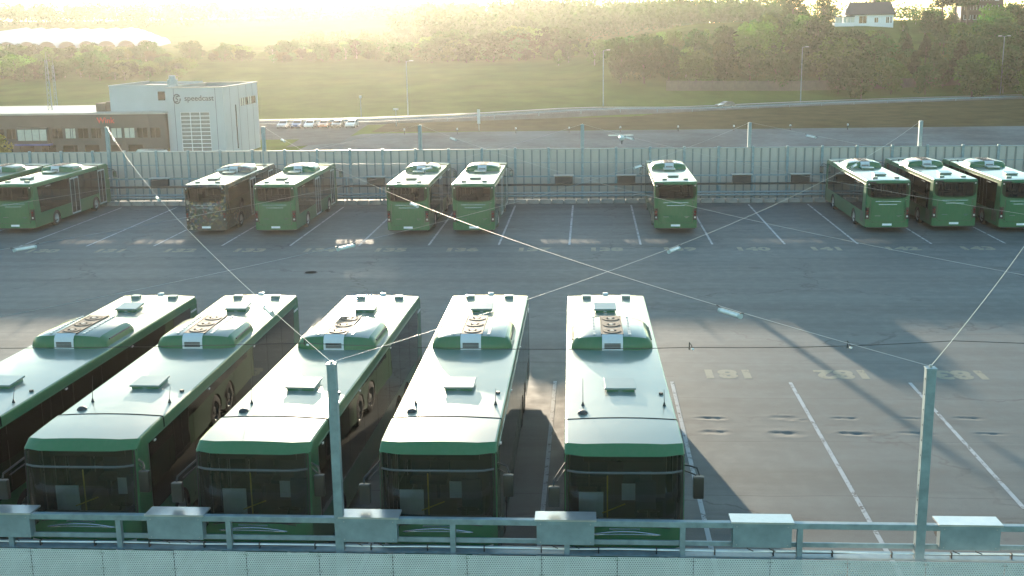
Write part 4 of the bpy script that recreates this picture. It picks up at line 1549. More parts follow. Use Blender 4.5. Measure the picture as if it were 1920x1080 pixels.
def wall_holes(mb_, x0, x1, z0, z1, holes, y, axis='x', const=None):
    """rectangular wall in the X-Z plane (or Y-Z when axis='y') with rectangular openings, built from strips"""
    xs = sorted(set([x0, x1] + [h[0] for h in holes] + [h[1] for h in holes]))
    zs = sorted(set([z0, z1] + [h[2] for h in holes] + [h[3] for h in holes]))
    for xa, xb in zip(xs, xs[1:]):
        for za, zb in zip(zs, zs[1:]):
            cx, cz = (xa + xb) / 2, (za + zb) / 2
            if any(h[0] < cx < h[1] and h[2] < cz < h[3] for h in holes):
                continue
            if axis == 'x':
                mb_.add([(xa, y, za), (xb, y, za), (xb, y, zb), (xa, y, zb)], [(0, 1, 2, 3)])
            else:
                mb_.add([(y, xa, za), (y, xb, za), (y, xb, zb), (y, xa, zb)], [(0, 1, 2, 3)])


HX0, HX1, HY0, HY1, HT = -61.9, -53.4, 169.0, 187.0, 10.4
door = (-60.0, -55.6, 0.0, 6.9)
wall_holes(hw, HX0, HX1, 0, HT, [door], HY0)
strips = [(HY0 + 8.0, HY0 + 16.8, 7.2, 8.4), (HY0 + 5.6, HY0 + 6.2, 1.0, 7.6)]
wall_holes(hw, HY0, HY1, 0, HT, strips, HX1, 'y')
hw.add([(HX0, HY0, 0), (HX0, HY1, 0), (HX0, HY1, HT), (HX0, HY0, HT)], [(0, 3, 2, 1)])
hw.add([(HX0, HY1, 0), (HX1, HY1, 0), (HX1, HY1, HT), (HX0, HY1, HT)], [(0, 3, 2, 1)])
hw.build("hall_wall", "cladding grey", ob)
cj = MB()
for yy in (HY0 + 3.2, HY0 + 7.6, HY0 + 11.6, HY0 + 15.0):
    cj.box(HX1 + .0, HX1 + .02, yy, yy + .07, 0, HT - .05)
for xx in (-60.8, -54.6):
    cj.box(xx, xx + .06, HY0 - .02, HY0, 0, HT - .05)
cj.build("cladding_joint", "sign dark", ob)
rp = MB()
rp.box(HX0 - .08, HX1 + .08, HY0 - .08, HY0 + .3, HT, HT + .12)
rp.box(HX0 - .08, HX1 + .08, HY1 - .3, HY1 + .08, HT, HT + .12)
rp.box(HX0 - .08, HX0 + .3, HY0 + .3, HY1 - .3, HT, HT + .12)
rp.box(HX1 - .3, HX1 + .08, HY0 + .3, HY1 - .3, HT, HT + .12)
rp.build("parapet", "roof membrane", ob)
MB().box(HX0 + .3, HX1 - .3, HY0 + .3, HY1 - .3, HT - .5, HT - .4).build("hall_roof", "roof dark", ob)
dr = MB()
dr.box(door[0], door[1], HY0 + .12, HY0 + .18, 0, door[3])
gd = dr.build("garage_door", "door light", ob)
mm = MB()
for i in range(13):
    z = i * door[3] / 12
    mm.box(door[0], door[1], HY0 + .05, HY0 + .118, z - .05, z + .05)
for i in range(4):
    x = door[0] + (door[1] - door[0]) * i / 3
    mm.box(x - .05, x + .05, HY0 + .04, HY0 + .117, 0, door[3])
mm.build("door_mullion", "house white", gd)
st_ = MB()
wn_ = 8
for i in range(wn_):
    ya_ = strips[0][0] + (strips[0][1] - strips[0][0]) * i / wn_
    o = MB().box(HX1 - .12, HX1 - .06, ya_ + .08, ya_ + 1.02, 7.25, 8.35).build("hall_window", "window light" if i not in (3, 6, 7) else "building glass", ob)
    MB().box(HX1 - .06, HX1 + .01, ya_ - .06, ya_ + .06, 7.2, 8.4).build("window_frame", "sign dark", o)
MB().box(HX1 - .12, HX1 - .06, strips[1][0], strips[1][1], 1.0, 7.6).build("hall_window", "building glass", ob)
# second block, set back
bx0, bx1, by0, by1, bz0, bz1 = -70.9, HX0 - .01, 170.2, 186, 6.9, 10.75
b2 = MB()
wall_holes(b2, bx0, bx1, bz0, bz1, [(-63.6, -62.5, 8.6, 9.9)], by0)
b2.add([(bx0, by0, bz0), (bx0, by1, bz0), (bx0, by1, bz1), (bx0, by0, bz1)], [(0, 3, 2, 1)])
b2.add([(bx1, by0, bz0), (bx1, by1, bz0), (bx1, by1, bz1), (bx1, by0, bz1)], [(0, 1, 2, 3)])
b2.add([(bx0, by1, bz0), (bx1, by1, bz0), (bx1, by1, bz1), (bx0, by1, bz1)], [(0, 3, 2, 1)])
b2.build("plant_block_wall", "cladding grey", ob)
MB().box(-63.6, -62.5, by0 + .1, by0 + .15, 8.6, 9.9).build("plant_window", "building glass", ob)
MB().box(bx0 + .2, bx1, by0 + .2, by1, bz1 - .4, bz1 - .3).build("plant_block_roof", "roof dark", ob)
rp = MB()
rp.box(bx0 - .06, bx1, by0 - .06, by0 + .2, bz1, bz1 + .12)
rp.box(bx0 - .06, bx0 + .2, by0 + .2, by1, bz1, bz1 + .12)
rp.build("parapet", "cladding grey", ob)
fl = MB().cyl((-62.6, 174, 10.3), (-62.6, 174, 11.5), .85, .75, 14)
fl.cyl((-62.6, 174, 11.5), (-62.6, 174, 12.1), .55, .45, 14)
fl.build("flue", "galvanised steel", ob, 40)
# wing
WX0, WX1, WY0, WY1, WT = -125, HX0 - .02, 168.2, 187, 6.75
wing = MB()
holes = []
x = WX0 + 1.0
k = 0
while x < WX1 - 2.2:
    holes.append((x, x + 1.55, 3.3, 4.75))
    x += 1.95 if (k % 4) != 3 else 3.1
    k += 1
x = WX0 + 1.0
low = []
while x < WX1 - 3:
    low.append((x, x + 2.2, .7, 2.3))
    x += 3.3
wall_holes(wing, WX0, WX1, 0, WT, holes + low, WY0)
wing.add([(WX0, WY1, 0), (WX1, WY1, 0), (WX1, WY1, WT), (WX0, WY1, WT)], [(0, 3, 2, 1)])
wing.add([(WX0, WY0, 0), (WX0, WY1, 0), (WX0, WY1, WT), (WX0, WY0, WT)], [(0, 3, 2, 1)])
wing.build("wing_wall", "cladding dark", ob)
rng = random.Random(3)
for h in holes:
    lit = rng.random() < .45
    o = MB().box(h[0], h[1], WY0 + .12, WY0 + .16, h[2], h[3]).build("wing_window", "window light" if lit else "building glass", ob)
    MB().box((h[0] + h[1]) / 2 - .04, (h[0] + h[1]) / 2 + .04, WY0 + .06, WY0 + .118, h[2], h[3]).build("window_bar", "cladding dark", o)
for h in low:
    MB().box(h[0], h[1], WY0 + .12, WY0 + .16, h[2], h[3]).build("wing_window", "building glass", ob)
pj = MB()
for xx in np.arange(WX0 + 2, WX1, 3.9):
    pj.box(xx, xx + .06, WY0 - .02, WY0, 0, WT)
pj.build("wing_joint", "roof dark", ob)
MB().box(WX0 - .3, WX1, WY0 - .35, WY1 + .2, WT, WT + .28).build("wing_roof", "roof membrane", ob)
# projecting bay with blue sill
by = MB()
by.box(-84.4, -79.6, WY0 - .9, WY0 - .02, 2.6, 5.0)
bo = by.build("window_bay", "cladding dark", ob)
for i in range(4):
    x = -84.1 + i * 1.12
    MB().box(x, x + 1.0, WY0 - .94, WY0 - .90, 3.1, 4.7).build("bay_window", "window light", bo)
MB().box(-84.7, -79.3, WY0 - 1.0, WY0 - .02, 2.35, 2.6).build("bay_sill", "sign blue", bo)
pl = MB().box(-71.9, -71.0, 171, 174, WT + .28, WT + 1.7)
pl.box(-73.3, -71.92, 170.6, 173, WT + .28, WT + 1.5)
pl.build("roof_plant", "fence wood", ob)
# signs (lettering built as flat solid letters on the wall)
me = text_mesh("sign_lettering", "speedcast", 1.12, "sign dark", .03, .012)
o = link("sign_lettering", me, ob, (-57.0, HY0 - .04, 8.9))
o.rotation_euler.x = math.pi / 2
em = MB()
ring = [(-60.3 + .5 * math.cos(t), HY0 - .04, 8.85 + .66 * math.sin(t)) for t in np.linspace(.5, 2 * math.pi + .1, 22)]
em.tube(ring, .09, 6)
em.tube([(-60.05, HY0 - .04, 9.25), (-60.42, HY0 - .04, 9.12), (-60.45, HY0 - .04, 8.93), (-60.15, HY0 - .04, 8.77), (-60.15, HY0 - .04, 8.55), (-60.55, HY0 - .04, 8.4)], .09, 6)
em.build("sign_emblem", "sign dark", ob)
me = text_mesh("sign_lettering", "Wink", 1.15, "sign red", .03, .02)
o = link("sign_lettering", me, ob, (-71.0, WY0 - .06, 5.85))
o.rotation_euler.x = math.pi / 2


# lattice masts on and behind the wing
def mast(x, y, z0, h, w, label):
    t = thing("lattice_mast", label, "mast", (x, y, z0), 0, "lattice masts on the office wing")
    lg = MB()
    cs = [(-w, -w * .6), (w, -w * .6), (0, w)]
    for cx, cy_ in cs:
        lg.cyl((cx, cy_, 0), (cx * .5, cy_ * .5, h), .045, .03, 6)
    lg.build("legs_frame", "galvanised steel", t)
    br = MB()
    n = int(h / .7)
    for i in range(n):
        for a_, b_ in ((0, 1), (1, 2), (2, 0)):
            f0, f1 = 1 - .5 * i / n, 1 - .5 * (i + 1) / n
            pa, pb = cs[a_], cs[b_]
            br.cyl((pa[0] * f0, pa[1] * f0, h * i / n), (pb[0] * f1, pb[1] * f1, h * (i + 1) / n), .02, n=4, caps=False)
    br.build("bracing", "galvanised steel", t)
    MB().cyl((0, 0, h), (0, 0, h + 1.2), .03, .015, 6).build("aerial", "galvanised steel", t)


mast(-82.3, 175, .75 + .3, 7.6, .34, "taller lattice mast on the wing roof")
mast(-88.3, 190, -6, 13.5, .3, "thinner lattice mast behind the office wing")

# ------------------------------------------------------------------ cars


def make_car(paintname, label, group=None, van=False):
    t = thing("parked_car", label, "car", group=group)
    Lc, Hc = (4.4, 1.48) if not van else (5.2, 2.1)
    if van:
        prof = [(0, .35), (0, .95), (.25, 1.15), (1.0, 1.25), (1.7, 2.0), (5.0, 2.1), (5.2, 1.9), (5.2, .35)]
    else:
        prof = [(0, .38), (.02, .70), (.20, .84), (1.25, .95), (2.0, 1.40), (2.7, 1.48), (3.6, 1.42), (4.25, 1.0), (4.4, .88), (4.4, .38)]
    rws = []
    for y, k in ((-.86, .0), (-.88, .25), (-.80, 1), (.80, 1), (.88, .25), (.86, 0)):
        rws.append([(x, y * (1 if z < 1.0 else .86), .38 + (z - .38) * (1.0 if k == 1 else (1.0 if z < 1.0 else .97))) for x, z in prof])
    body = MB()
    n = len(prof)
    body.grid([[(x, -.87 if z < 1 else -.72, z) for x, z in prof], [(x, .87 if z < 1 else .72, z) for x, z in prof]])
    for s in (-1, 1):
        P = [(x, s * (.87 if z < 1 else .72), z) for x, z in prof]
        body.add(P, [tuple(range(n)) if s < 0 else tuple(range(n - 1, -1, -1))])
    body.build("body", paintname, t, 30)
    gl = MB()
    for s in (-1, 1):
        if van:
            P = [(1.25, .90, 1.28), (1.75, .77, 1.85), (2.5, .77, 1.85), (2.5, .90, 1.28)]
        else:
            P = [(1.55, .83, 1.0), (2.1, .735, 1.36), (3.5, .735, 1.36), (3.95, .83, 1.0)]
        P = [(x, s * (y + .012), z) for x, y, z in P]
        gl.add(P, [(0, 1, 2, 3) if s > 0 else (3, 2, 1, 0)])
    if van:
        gl.add([(1.07, -.7, 1.34), (1.07, .7, 1.34), (1.66, .66, 1.97), (1.66, -.66, 1.97)], [(0, 1, 2, 3)])
    else:
        gl.add([(1.33, -.7, 1.01), (1.33, .7, 1.01), (1.97, .64, 1.40), (1.97, -.64, 1.40)], [(0, 1, 2, 3)])
        gl.add([(3.66, -.64, 1.40), (3.66, .64, 1.40), (4.22, .7, 1.04), (4.22, -.7, 1.04)], [(0, 1, 2, 3)])
    gl.build("window", "black plastic", t)
    wm = MB().cyl((0, -.09, 0), (0, .09, 0), .32, n=16)
    wme = wm.mesh("tyre", "black rubber", 40)
    rme = MB().disc((0, 0, 0), .2, (0, 1, 0), 12, 0, .10).mesh("rim", "rim steel")
    for x in ((.85, 3.55) if not van else (.95, 4.2)):
        for s in (-1, 1):
            w_ = link("wheel", wme, t, (x, s * .82, .32))
            w_.rotation_euler.z = 0 if s > 0 else math.pi
            link("rim", rme, w_)
    for s in (-1, 1):
        MB().cbox(-.02, .06, s * .62 - .14, s * .62 + .14, .62, .74, .01).build("headlight", "clear lens", t)
        MB().cbox(Lc - .06, Lc + .015, s * .66 - .12, s * .66 + .12, .72, .86, .01).build("tail_light", "red lens", t)
    return t


def set_at(o, x, y, z, rz):
    o.location = (x, y, z)
    o.rotation_euler.z = rz


c = make_car("car black", "dark car driving on the country road behind the lot")
c.name = "driving_car"
i0 = min(range(len(RMID)), key=lambda i: abs(RMID[i][0] - 25.5))
x, y, z, nx, ny = RMID[i0]
set_at(c, x + nx * -1.4, y + ny * -1.4, z, math.atan2(-nx, ny))
CARS_G = "cars parked beside the office hall"
specs = [(-59.3, 222.5, "car silver", "silver car nearest the hall's edge in the hazy car park"), (-56.6, 222.8, "car blue", "dark blue car next to the silver one in the hazy car park"),
         (-54.0, 222.5, "car white", "white car left of the orange one in the hazy car park"), (-51.3, 222.6, "car orange", "orange car in the hazy car park"),
         (-48.7, 222.4, "car black", "black car right of the orange one in the hazy car park"), (-46.0, 222.8, "car white", "white car at the right end of the car park, glinting in the sun")]
for x, y, p, lb in specs:
    c = make_car(p, lb, CARS_G)
    set_at(c, x, y, -5.98, math.pi / 2 + rnd.uniform(-.03, .03))
c = make_car("car white", "white car before the office wing, only its roof above the wall")
set_at(c, -68.4, 160.5, -6, .1)
v = make_car("car white", "white van before the hall's garage door, only its roof above the wall", None, True)
v.name = "parked_van"
set_at(v, -65.0, 161.5, -6, 0.0)
c2 = make_car("car silver", "second pale van with ladder rack before the office wing", None, True)
c2.name = "parked_van"
set_at(c2, -59.4, 163.5, -6, math.pi)

# ------------------------------------------------------------------ street lamps and signs
LAMP_G = "street lamps along the country road"


def street_lamp(x, y, h, label, double=False):
    z = ground_z(x, y)
    t = thing("street_lamp", label, "street lamp", (x, y, z - .1), 0, LAMP_G)
    MB().cyl((0, 0, 0), (0, 0, h), .14, .08, 8).build("post", "galvanised steel", t, 50)
    for s in ((-1, 1) if double else (1,)):
        a_ = MB().tube([(0, 0, h - .1), (s * .5, 0, h + .05), (s * 1.0, 0, h + .08)], .05, 6).build("arm", "galvanised steel", t)
        MB().cbox(min(s * .7, s * 1.5), max(s * .7, s * 1.5), -.16, .16, h + .02, h + .16, .03).build("lamp_head", "luminaire white", a_)
    return t


street_lamp(3.2, 262.5, 12.3, "slim street lamp in front of the first trees, middle of the picture")
street_lamp(50.6, 285.5, 13.2, "slim street lamp left of the white house")
street_lamp(103.5, 304, 14.6, "double armed street lamp at the right edge of the picture", True)
street_lamp(-38.4, 247.5, 11.5, "faint street lamp lost in the glare beside the meadow")


def road_sign(x, y, h, w, ph, label):
    t = thing("road_sign", label, "sign", (x, y, ground_z(x, y)), 0, "small posts and signs by the road")
    MB().cyl((0, 0, 0), (0, 0, h), .07, n=8).build("post", "galvanised steel", t)
    MB().cbox(-w / 2, w / 2, -.1, -.06, h - ph, h, .01).build("sign_plate", "grey panel", t)


road_sign(-20.2, 214.5, 3.9, .55, 2.6, "tall narrow pale sign at the lot edge, middle of the picture")
road_sign(-37.3, 225.2, 3.6, 1.0, .35, "post with flat pale top by the road, right of the light streak")
road_sign(-47.0, 240, 5.2, .5, .5, "thin post by the road at the meadow's foot")
for k, px in enumerate([-33, -23.5, -13, -3.5, 5.6, 15.8, 25.6, 35.5, 45.5]):
    t = thing("marker_post", f"small white marker post on the gravel lot edge" + ["", ", second from left", ", third from left", ", fourth from left", ", middle one", ", fourth from right", ", third from right", ", second from right", ", rightmost"][k] if k else "small white marker post on the gravel lot edge, leftmost", "post", (px, 208.5 + .02 * px, -6), 0, "small white marker posts")
    MB().cyl((0, 0, 0), (0, 0, .75), .09, .07, 8).build("stake", "dark trim", t)
    MB().cyl((0, 0, .76), (0, 0, 1.05), .16, .12, 8).build("reflector_cap", "house white", t)

# brown wooden fence along the right hillside
fence = thing("board_fence", "brown wooden fence along the foot of the wooded hill", "fence")
fpts = [(19, 291), (45, 300), (70, 308), (100, 318), (130, 330)]
segs = []
for (xa, ya_), (xb, yb_) in zip(fpts, fpts[1:]):
    n = int(math.hypot(xb - xa, yb_ - ya_) / 3.0)
    segs += [(xa + (xb - xa) * i / n, ya_ + (yb_ - ya_) * i / n) for i in range(n)]
pm = MB().box(-.09, .09, -.12, -.03, -.5, 2.35).mesh("post", "fence wood")
bd = MB()
for i in range(10):
    bd.box(-1.5 + i * .3 + .02, -1.5 + i * .3 + .28, -.02, .02, -.4, 2.2)
bdm = bd.mesh("board_section", "fence wood")
for (xa, ya_), (xb, yb_) in zip(segs, segs[1:]):
    an = math.atan2(yb_ - ya_, xb - xa)
    link("board_section", bdm, fence, ((xa + xb) / 2, (ya_ + yb_) / 2, ground_z((xa + xb) / 2, (ya_ + yb_) / 2) + .2), an)
    link("post", pm, fence, (xa, ya_, ground_z(xa, ya_) + .2), an)

# ------------------------------------------------------------------ houses


def px_dir(px):
    return (px - 1104.0) / 2179.4


hx, hy = 90.5, 392.0
h1 = thing("white_house", "white wooden house with dark pitched roof on the hill among trees", "house", (hx, hy, ground_z(hx, hy) - .4), -.05)
W_, D_, WH, RH = 15.0, 8.0, 4.2, 3.6
hm = MB()
hol = [(-3.3, -.9, 1.3, 3.6), (1.6, 2.7, 1.5, 3.0), (5.2, 6.1, 1.3, 3.2), (6.5, 7.0, 1.3, 3.2)]
wall_holes(hm, -W_ / 2 + 2.6, W_ / 2, -3, WH, [h for h in hol], 0)
hm.add([(W_ / 2, 0, -3), (W_ / 2, D_, -3), (W_ / 2, D_, WH), (W_ / 2, D_ / 2, WH + RH - .3), (W_ / 2, 0, WH)], [(0, 1, 2, 3, 4)])
hm.add([(-W_ / 2, 0, -3), (-W_ / 2, D_, -3), (-W_ / 2, D_, WH), (-W_ / 2, D_ / 2, WH + RH - .3), (-W_ / 2, 0, WH)], [(4, 3, 2, 1, 0)])
hm.add([(-W_ / 2, D_, -3), (W_ / 2, D_, -3), (W_ / 2, D_, WH), (-W_ / 2, D_, WH)], [(0, 3, 2, 1)])
hm.box(-W_ / 2 - 3.6, -W_ / 2 + 2.58, -1.2, 3.5, -1.5, 1.6)
hm.build("wall", "house white", h1)
rf = MB()
for s, y in ((1, -.7), (-1, D_ + .7)):
    rf.add([(-W_ / 2 - .5, y, WH - .25), (W_ / 2 + .6, y, WH - .25), (W_ / 2 - .3, D_ / 2, WH + RH), (-W_ / 2 + 1.6, D_ / 2, WH + RH),
            (-W_ / 2 - .5, y, WH - .05), (W_ / 2 + .6, y, WH - .05), (W_ / 2 - .3, D_ / 2, WH + RH + .2), (-W_ / 2 + 1.6, D_ / 2, WH + RH + .2)],
           [(0, 1, 2, 3), (4, 5, 6, 7), (0, 1, 5, 4), (1, 2, 6, 5), (3, 0, 4, 7)])
rf.add([(-W_ / 2 - .5, -.7, WH - .05), (-W_ / 2 - .5, D_ + .7, WH - .05), (-W_ / 2 + 1.6, D_ / 2, WH + RH + .2)], [(0, 2, 1)])
ro = rf.build("roof", "slate roof", h1)
MB().box(1.5, 2.2, D_ / 2 - .4, D_ / 2 + .4, WH + RH - .6, WH + RH + .9).build("chimney", "house brown", ro)
MB().box(-W_ / 2 - 3.9, -W_ / 2 + 2.57, -1.5, 3.8, 3.4, 3.65).build("porch_roof", "slate roof", h1)
for i in range(5):
    x = -W_ / 2 - 3.4 + i * 1.22
    o = MB().box(x, x + 1.05, -1.15, -1.10, 1.62, 3.4).build("porch_window", "window light", h1)
    MB().box(x - .10, x - .02, -1.2, -1.05, 1.6, 3.4).build("frame", "house white", o)
for h in hol:
    o = MB().box(h[0], h[1], .08, .12, h[2], h[3]).build("window", "building glass", h1)
    MB().box((h[0] + h[1]) / 2 - .05, (h[0] + h[1]) / 2 + .05, .01, .078, h[2], h[3]).build("frame", "house white", o)

bx_, by_ = 129.0, 402.0
h2 = thing("brown_apartment_house", "dark brown house with rows of white framed windows behind pines", "house", (bx_, by_, ground_z(bx_, by_)), -.08)
hm = MB()
hol = []
for fl_ in range(3):
    for i in range(4):
        if fl_ == 0 and i in (2, 3):
            continue
        hol.append((-5.6 + i * 2.9, -3.6 + i * 2.9, 1.0 + fl_ * 3.0, 2.4 + fl_ * 3.0))
wall_holes(hm, -6.6, 6.6, -2, 10, hol, 0)
hm.add([(6.6, 0, -2), (6.6, 9, -2), (6.6, 9, 10), (6.6, 0, 10)], [(0, 1, 2, 3)])
hm.add([(-6.6, 0, -2), (-6.6, 9, -2), (-6.6, 9, 10), (-6.6, 0, 10)], [(3, 2, 1, 0)])
hm.add([(-6.6, 9, -2), (6.6, 9, -2), (6.6, 9, 10), (-6.6, 9, 10)], [(0, 3, 2, 1)])
hm.build("wall", "house brown", h2)
MB().box(-7.1, 7.1, -.7, 9.6, 10, 10.3).build("roof", "slate roof", h2)
for h in hol:
    o = MB().box(h[0], h[1], .08, .12, h[2], h[3]).build("window", "building glass", h2)
    f_ = MB()
    for xx in (h[0], (h[0] + h[1]) / 2, h[1]):
        f_.box(xx - .07, xx + .07, -.03, .078, h[2], h[3])
    f_.box(h[0], h[1], -.03, .077, h[2] - .14, h[2])
    f_.build("frame", "house white", o)
for fl_ in (1, 2):
    o = MB().box(-6.2, 3.4, -1.3, -.04, fl_ * 3.0 + .4, fl_ * 3.0 + .55).build("balcony", "house brown", h2)
    MB().box(-6.2, 3.4, -1.32, -1.26, fl_ * 3.0 + .55, fl_ * 3.0 + 1.0).build("balcony_front", "fence wood", o)

# polytunnels on the left hill
PT_G = "white polytunnels on the left hillside"
tun = MB()
rws = []
for y in np.linspace(0, 1, 9):
    rws.append([(4.0 * math.cos(math.pi * (1 - i / 10)), y, 3.4 * math.sin(math.pi * i / 10)) for i in range(11)])
tun.grid(rws)
tun_me = tun.mesh("polytunnel", "polytunnel film", 60)
hoop = MB()
pts = [(4.04 * math.cos(math.pi * (1 - i / 8)), 0, 3.44 * math.sin(math.pi * i / 8)) for i in range(9)]
hoop.add([p for q in pts for p in ((q[0], -.004, q[2]), (q[0], .004, q[2]))], [(2 * i, 2 * i + 1, 2 * i + 3, 2 * i + 2) for i in range(8)])
hoop_me = hoop.mesh("hoop", "galvanised steel")
for k in range(13):
    x = -296 + k * 8.3
    yf = 498 + 1.5 * k
    yb = 640 - max(0, k - 7) * 19
    if yb - yf < 20:
        yb = yf + 20
    za, zb = ground_z(x, yf), ground_z(x, yb)
    ln = math.hypot(yb - yf, zb - za)
    words_ = ["leftmost", "second from left", "third from left", "fourth from left", "fifth from left", "sixth from left", "middle one", "sixth from right", "fifth from right", "fourth from right", "third from right", "second from right", "rightmost"]
    o = link("polytunnel", tun_me, None, (x, yf, za - .2))
    o.scale = (1, ln, 1)
    o.rotation_euler = (math.atan2(zb - za, yb - yf), 0, .10)
    tag(o, f"long white polytunnel on the left hillside, {words_[k]}", "polytunnel", PT_G)
    for y in np.linspace(0, 1, 9):
        link("hoop", hoop_me, o, (0, y, 0))

# ------------------------------------------------------------------ trees
TV = []


def tree_meshes(seed, H, R, style):
    g = np.random.default_rng(seed)
    rr = random.Random(seed)
    # trunk with limbs
    tb = MB()
    lean = (rr.uniform(-.3, .3), rr.uniform(-.3, .3))
    th = H * (.55 if style != 'pine' else .97)
    tb.cyl((0, 0, -.6), (lean[0] * .5, lean[1] * .5, th * .5), H * .022, H * .015, 7, caps=False)
    tb.cyl((lean[0] * .5, lean[1] * .5, th * .5), (lean[0], lean[1], th), H * .015, H * .005, 6, caps=False)
    lobes = []
    if style == 'pine':
        for i in range(14):
            t = .38 + .6 * i / 13
            rad = R * (1.15 - t) * 1.3
            for k in range(3):
                an = rr.uniform(0, 6.28)
                lobes.append((rad * .55 * math.cos(an), rad * .55 * math.sin(an), H * t, rad * .6, H * .045))
                if i % 2 == 0:
                    tb.cyl((0, 0, H * t - .3), (rad * .6 * math.cos(an), rad * .6 * math.sin(an), H * t), .05, .02, 4, caps=False)
    else:
        nl = 15
        for i in range(nl):
            an = i * 2.4 + rr.uniform(-.4, .4)
            t = (i + .5) / nl
            zc = H * (.18 + .72 * t)
            fat = math.sin(math.pi * min(1, (.12 + .88 * t) * .92)) ** .7
            rad = R * fat * rr.uniform(.35, .85)
            c_ = (rad * math.cos(an), rad * math.sin(an), zc)
            lobes.append((*c_, R * rr.uniform(.30, .48), R * rr.uniform(.24, .40)))
            if i % 2 == 0:
                tb.cyl((lean[0] * .6, lean[1] * .6, th * (.35 + .5 * t)), c_, H * .008, H * .002, 5, caps=False)
        lobes.append((0, 0, H * .62, R * .55, R * .5))
    me_t = tb.mesh("trunk", "bark" if style != 'birch' else "birch bark", 60)
    P, S, NR = [], [], []
    per = {'round': 165, 'birch': 110, 'pine': 60, 'bush': 90}[style]
    for (cx, cy_, cz, rx, rz_) in lobes:
        d = g.normal(size=(per, 3))
        d /= np.linalg.norm(d, axis=1)[:, None]
        rad = g.uniform(.35, 1.08, size=per) ** .6
        P.append(np.stack([cx + d[:, 0] * rx * rad, cy_ + d[:, 1] * rx * rad, cz + d[:, 2] * rz_ * rad], 1))
        S.append(g.uniform(.16, .40, size=per) * (1.0 if style != 'pine' else .8))
        NR.append(d * .8 + g.normal(size=d.shape) * .10 + np.array([0, 0, .25]))
    P = np.concatenate(P)
    S = np.concatenate(S)
    n = len(P)
    u = g.normal(size=(n, 3))
    u /= np.linalg.norm(u, axis=1)[:, None]
    w = g.normal(size=(n, 3))
    v_ = np.cross(u, w)
    v_ /= np.linalg.norm(v_, axis=1)[:, None]
    nr = np.concatenate(NR)
    nr /= np.linalg.norm(nr, axis=1)[:, None]
    flip_ = (np.cross(u, v_) * nr).sum(1) < 0        # leaves turn their lit side outwards
    v_[flip_] *= -1
    u *= S[:, None]
    v_ *= (S * g.uniform(.5, .9, n))[:, None]
    verts = np.stack([P - u, P - v_ * .7 + u * .1, P + u, P + v_], 1).reshape(-1, 3)
    me = bpy.data.meshes.new("crown")
    me.vertices.add(4 * n)
    me.vertices.foreach_set("co", verts.ravel())
    me.loops.add(4 * n)
    me.loops.foreach_set("vertex_index", np.arange(4 * n))
    me.polygons.add(n)
    me.polygons.foreach_set("loop_start", np.arange(0, 4 * n, 4))
    me.polygons.foreach_set("loop_total", np.full(n, 4))
    me.polygons.foreach_set("use_smooth", np.ones(n, dtype=bool))
    me.update(calc_edges=True)
    me.normals_split_custom_set_from_vertices(np.repeat(nr, 4, axis=0).tolist())
    return me_t, me, verts


def leafed(me, m):
    c_ = me.copy()
    c_.materials.clear()
    c_.materials.append(MATS[m])
    return c_


VAR = []
for sd, H, R, st, lm in ((1, 10, 4.4, 'round', "leaves broad"), (2, 10, 3.9, 'round', "leaves broad"), (3, 10, 4.8, 'round', "leaves spring"), (4, 10, 3.2, 'birch', "leaves spring"),
                         (5, 10, 4.2, 'round', "leaves dark"), (6, 10, 2.3, 'pine', "leaves dark"), (7, 10, 3.6, 'birch', "leaves broad")):
    t_, c_, _ = tree_meshes(sd, H, R, st)
    c_.materials.append(MATS[lm])
    VAR.append((t_, c_, H, st, lm))

KIND = {0: "full round green tree", 1: "upright bushy tree", 2: "wide pale green tree", 3: "slim pale birch", 4: "dark dense tree", 5: "tall dark pine", 6: "thin loose tree"}
treecount = {}


def plant(x, y, h, vi, label, group, wide=1.0, nm=None):
    t_, c_, H, st, lm = VAR[vi]
    s = h / H
    o = thing(nm or {5: "pine_tree", 3: "birch_tree"}.get(vi, "leafy_tree"), label, "tree", (x, y, ground_z(x, y) - .1), rnd.uniform(0, 6.28), group)
    o.scale = (s * wide, s * wide, s)
    link("trunk", t_, o)
    link("crown", c_, o)
    return o


def proj_px(x, y, z):
    d = Vector((x, y, z - CAM_H))
    zc = d.dot(fw)
    return 960 + 2179.4 * d.dot(r2) / zc, 540 - 2179.4 * d.dot(u2) / zc


CANOPY = ([1000, 1045, 1080, 1130, 1250, 1330, 1400, 1440, 1540, 1552, 1680, 1700, 1780, 1795, 1845, 1862, 1930, 2050], [112, 92, 80, 72, 58, 52, 40, 22, 28, 56, 56, 28, 10, 42, 42, 8, 2, 0])
HILL_G, LEFT_G, MID_G = "trees on the wooded right hillside", "trees of the hazy belt below the polytunnels", "trees along the meadow hedges"
pos = []
tries = 0
while len(pos) < 160 and tries < 16000:
    tries += 1
    an = rnd.uniform(-.035, .405)
    r = rnd.uniform(300, 425)
    x, y = r * math.sin(an), r * math.cos(an)
    # clearings for the houses
    if abs(x - hx) < 13 and -4 < y - hy < 14 or abs(x - bx_) < 10 and -4 < y - by_ < 14:
        continue
    px, pb = proj_px(x, y, ground_z(x, y))
    if px < 1150 and r < 322 + (1150 - px) * .35:
        continue
    if any((x - a_) ** 2 + (y - b_) ** 2 < 34 for a_, b_, *_ in pos):
        continue
    lim = np.interp(px, *CANOPY)
    h = rnd.uniform(7.5, 13.5)
    _, pt = proj_px(x, y, ground_z(x, y) + h)
    if pt < lim:
        h *= (pb - lim) / max(1e-3, pb - pt)
    if h < 3.2:
        continue
    pos.append((x, y, h, px))
pos.sort(key=lambda p: p[3])


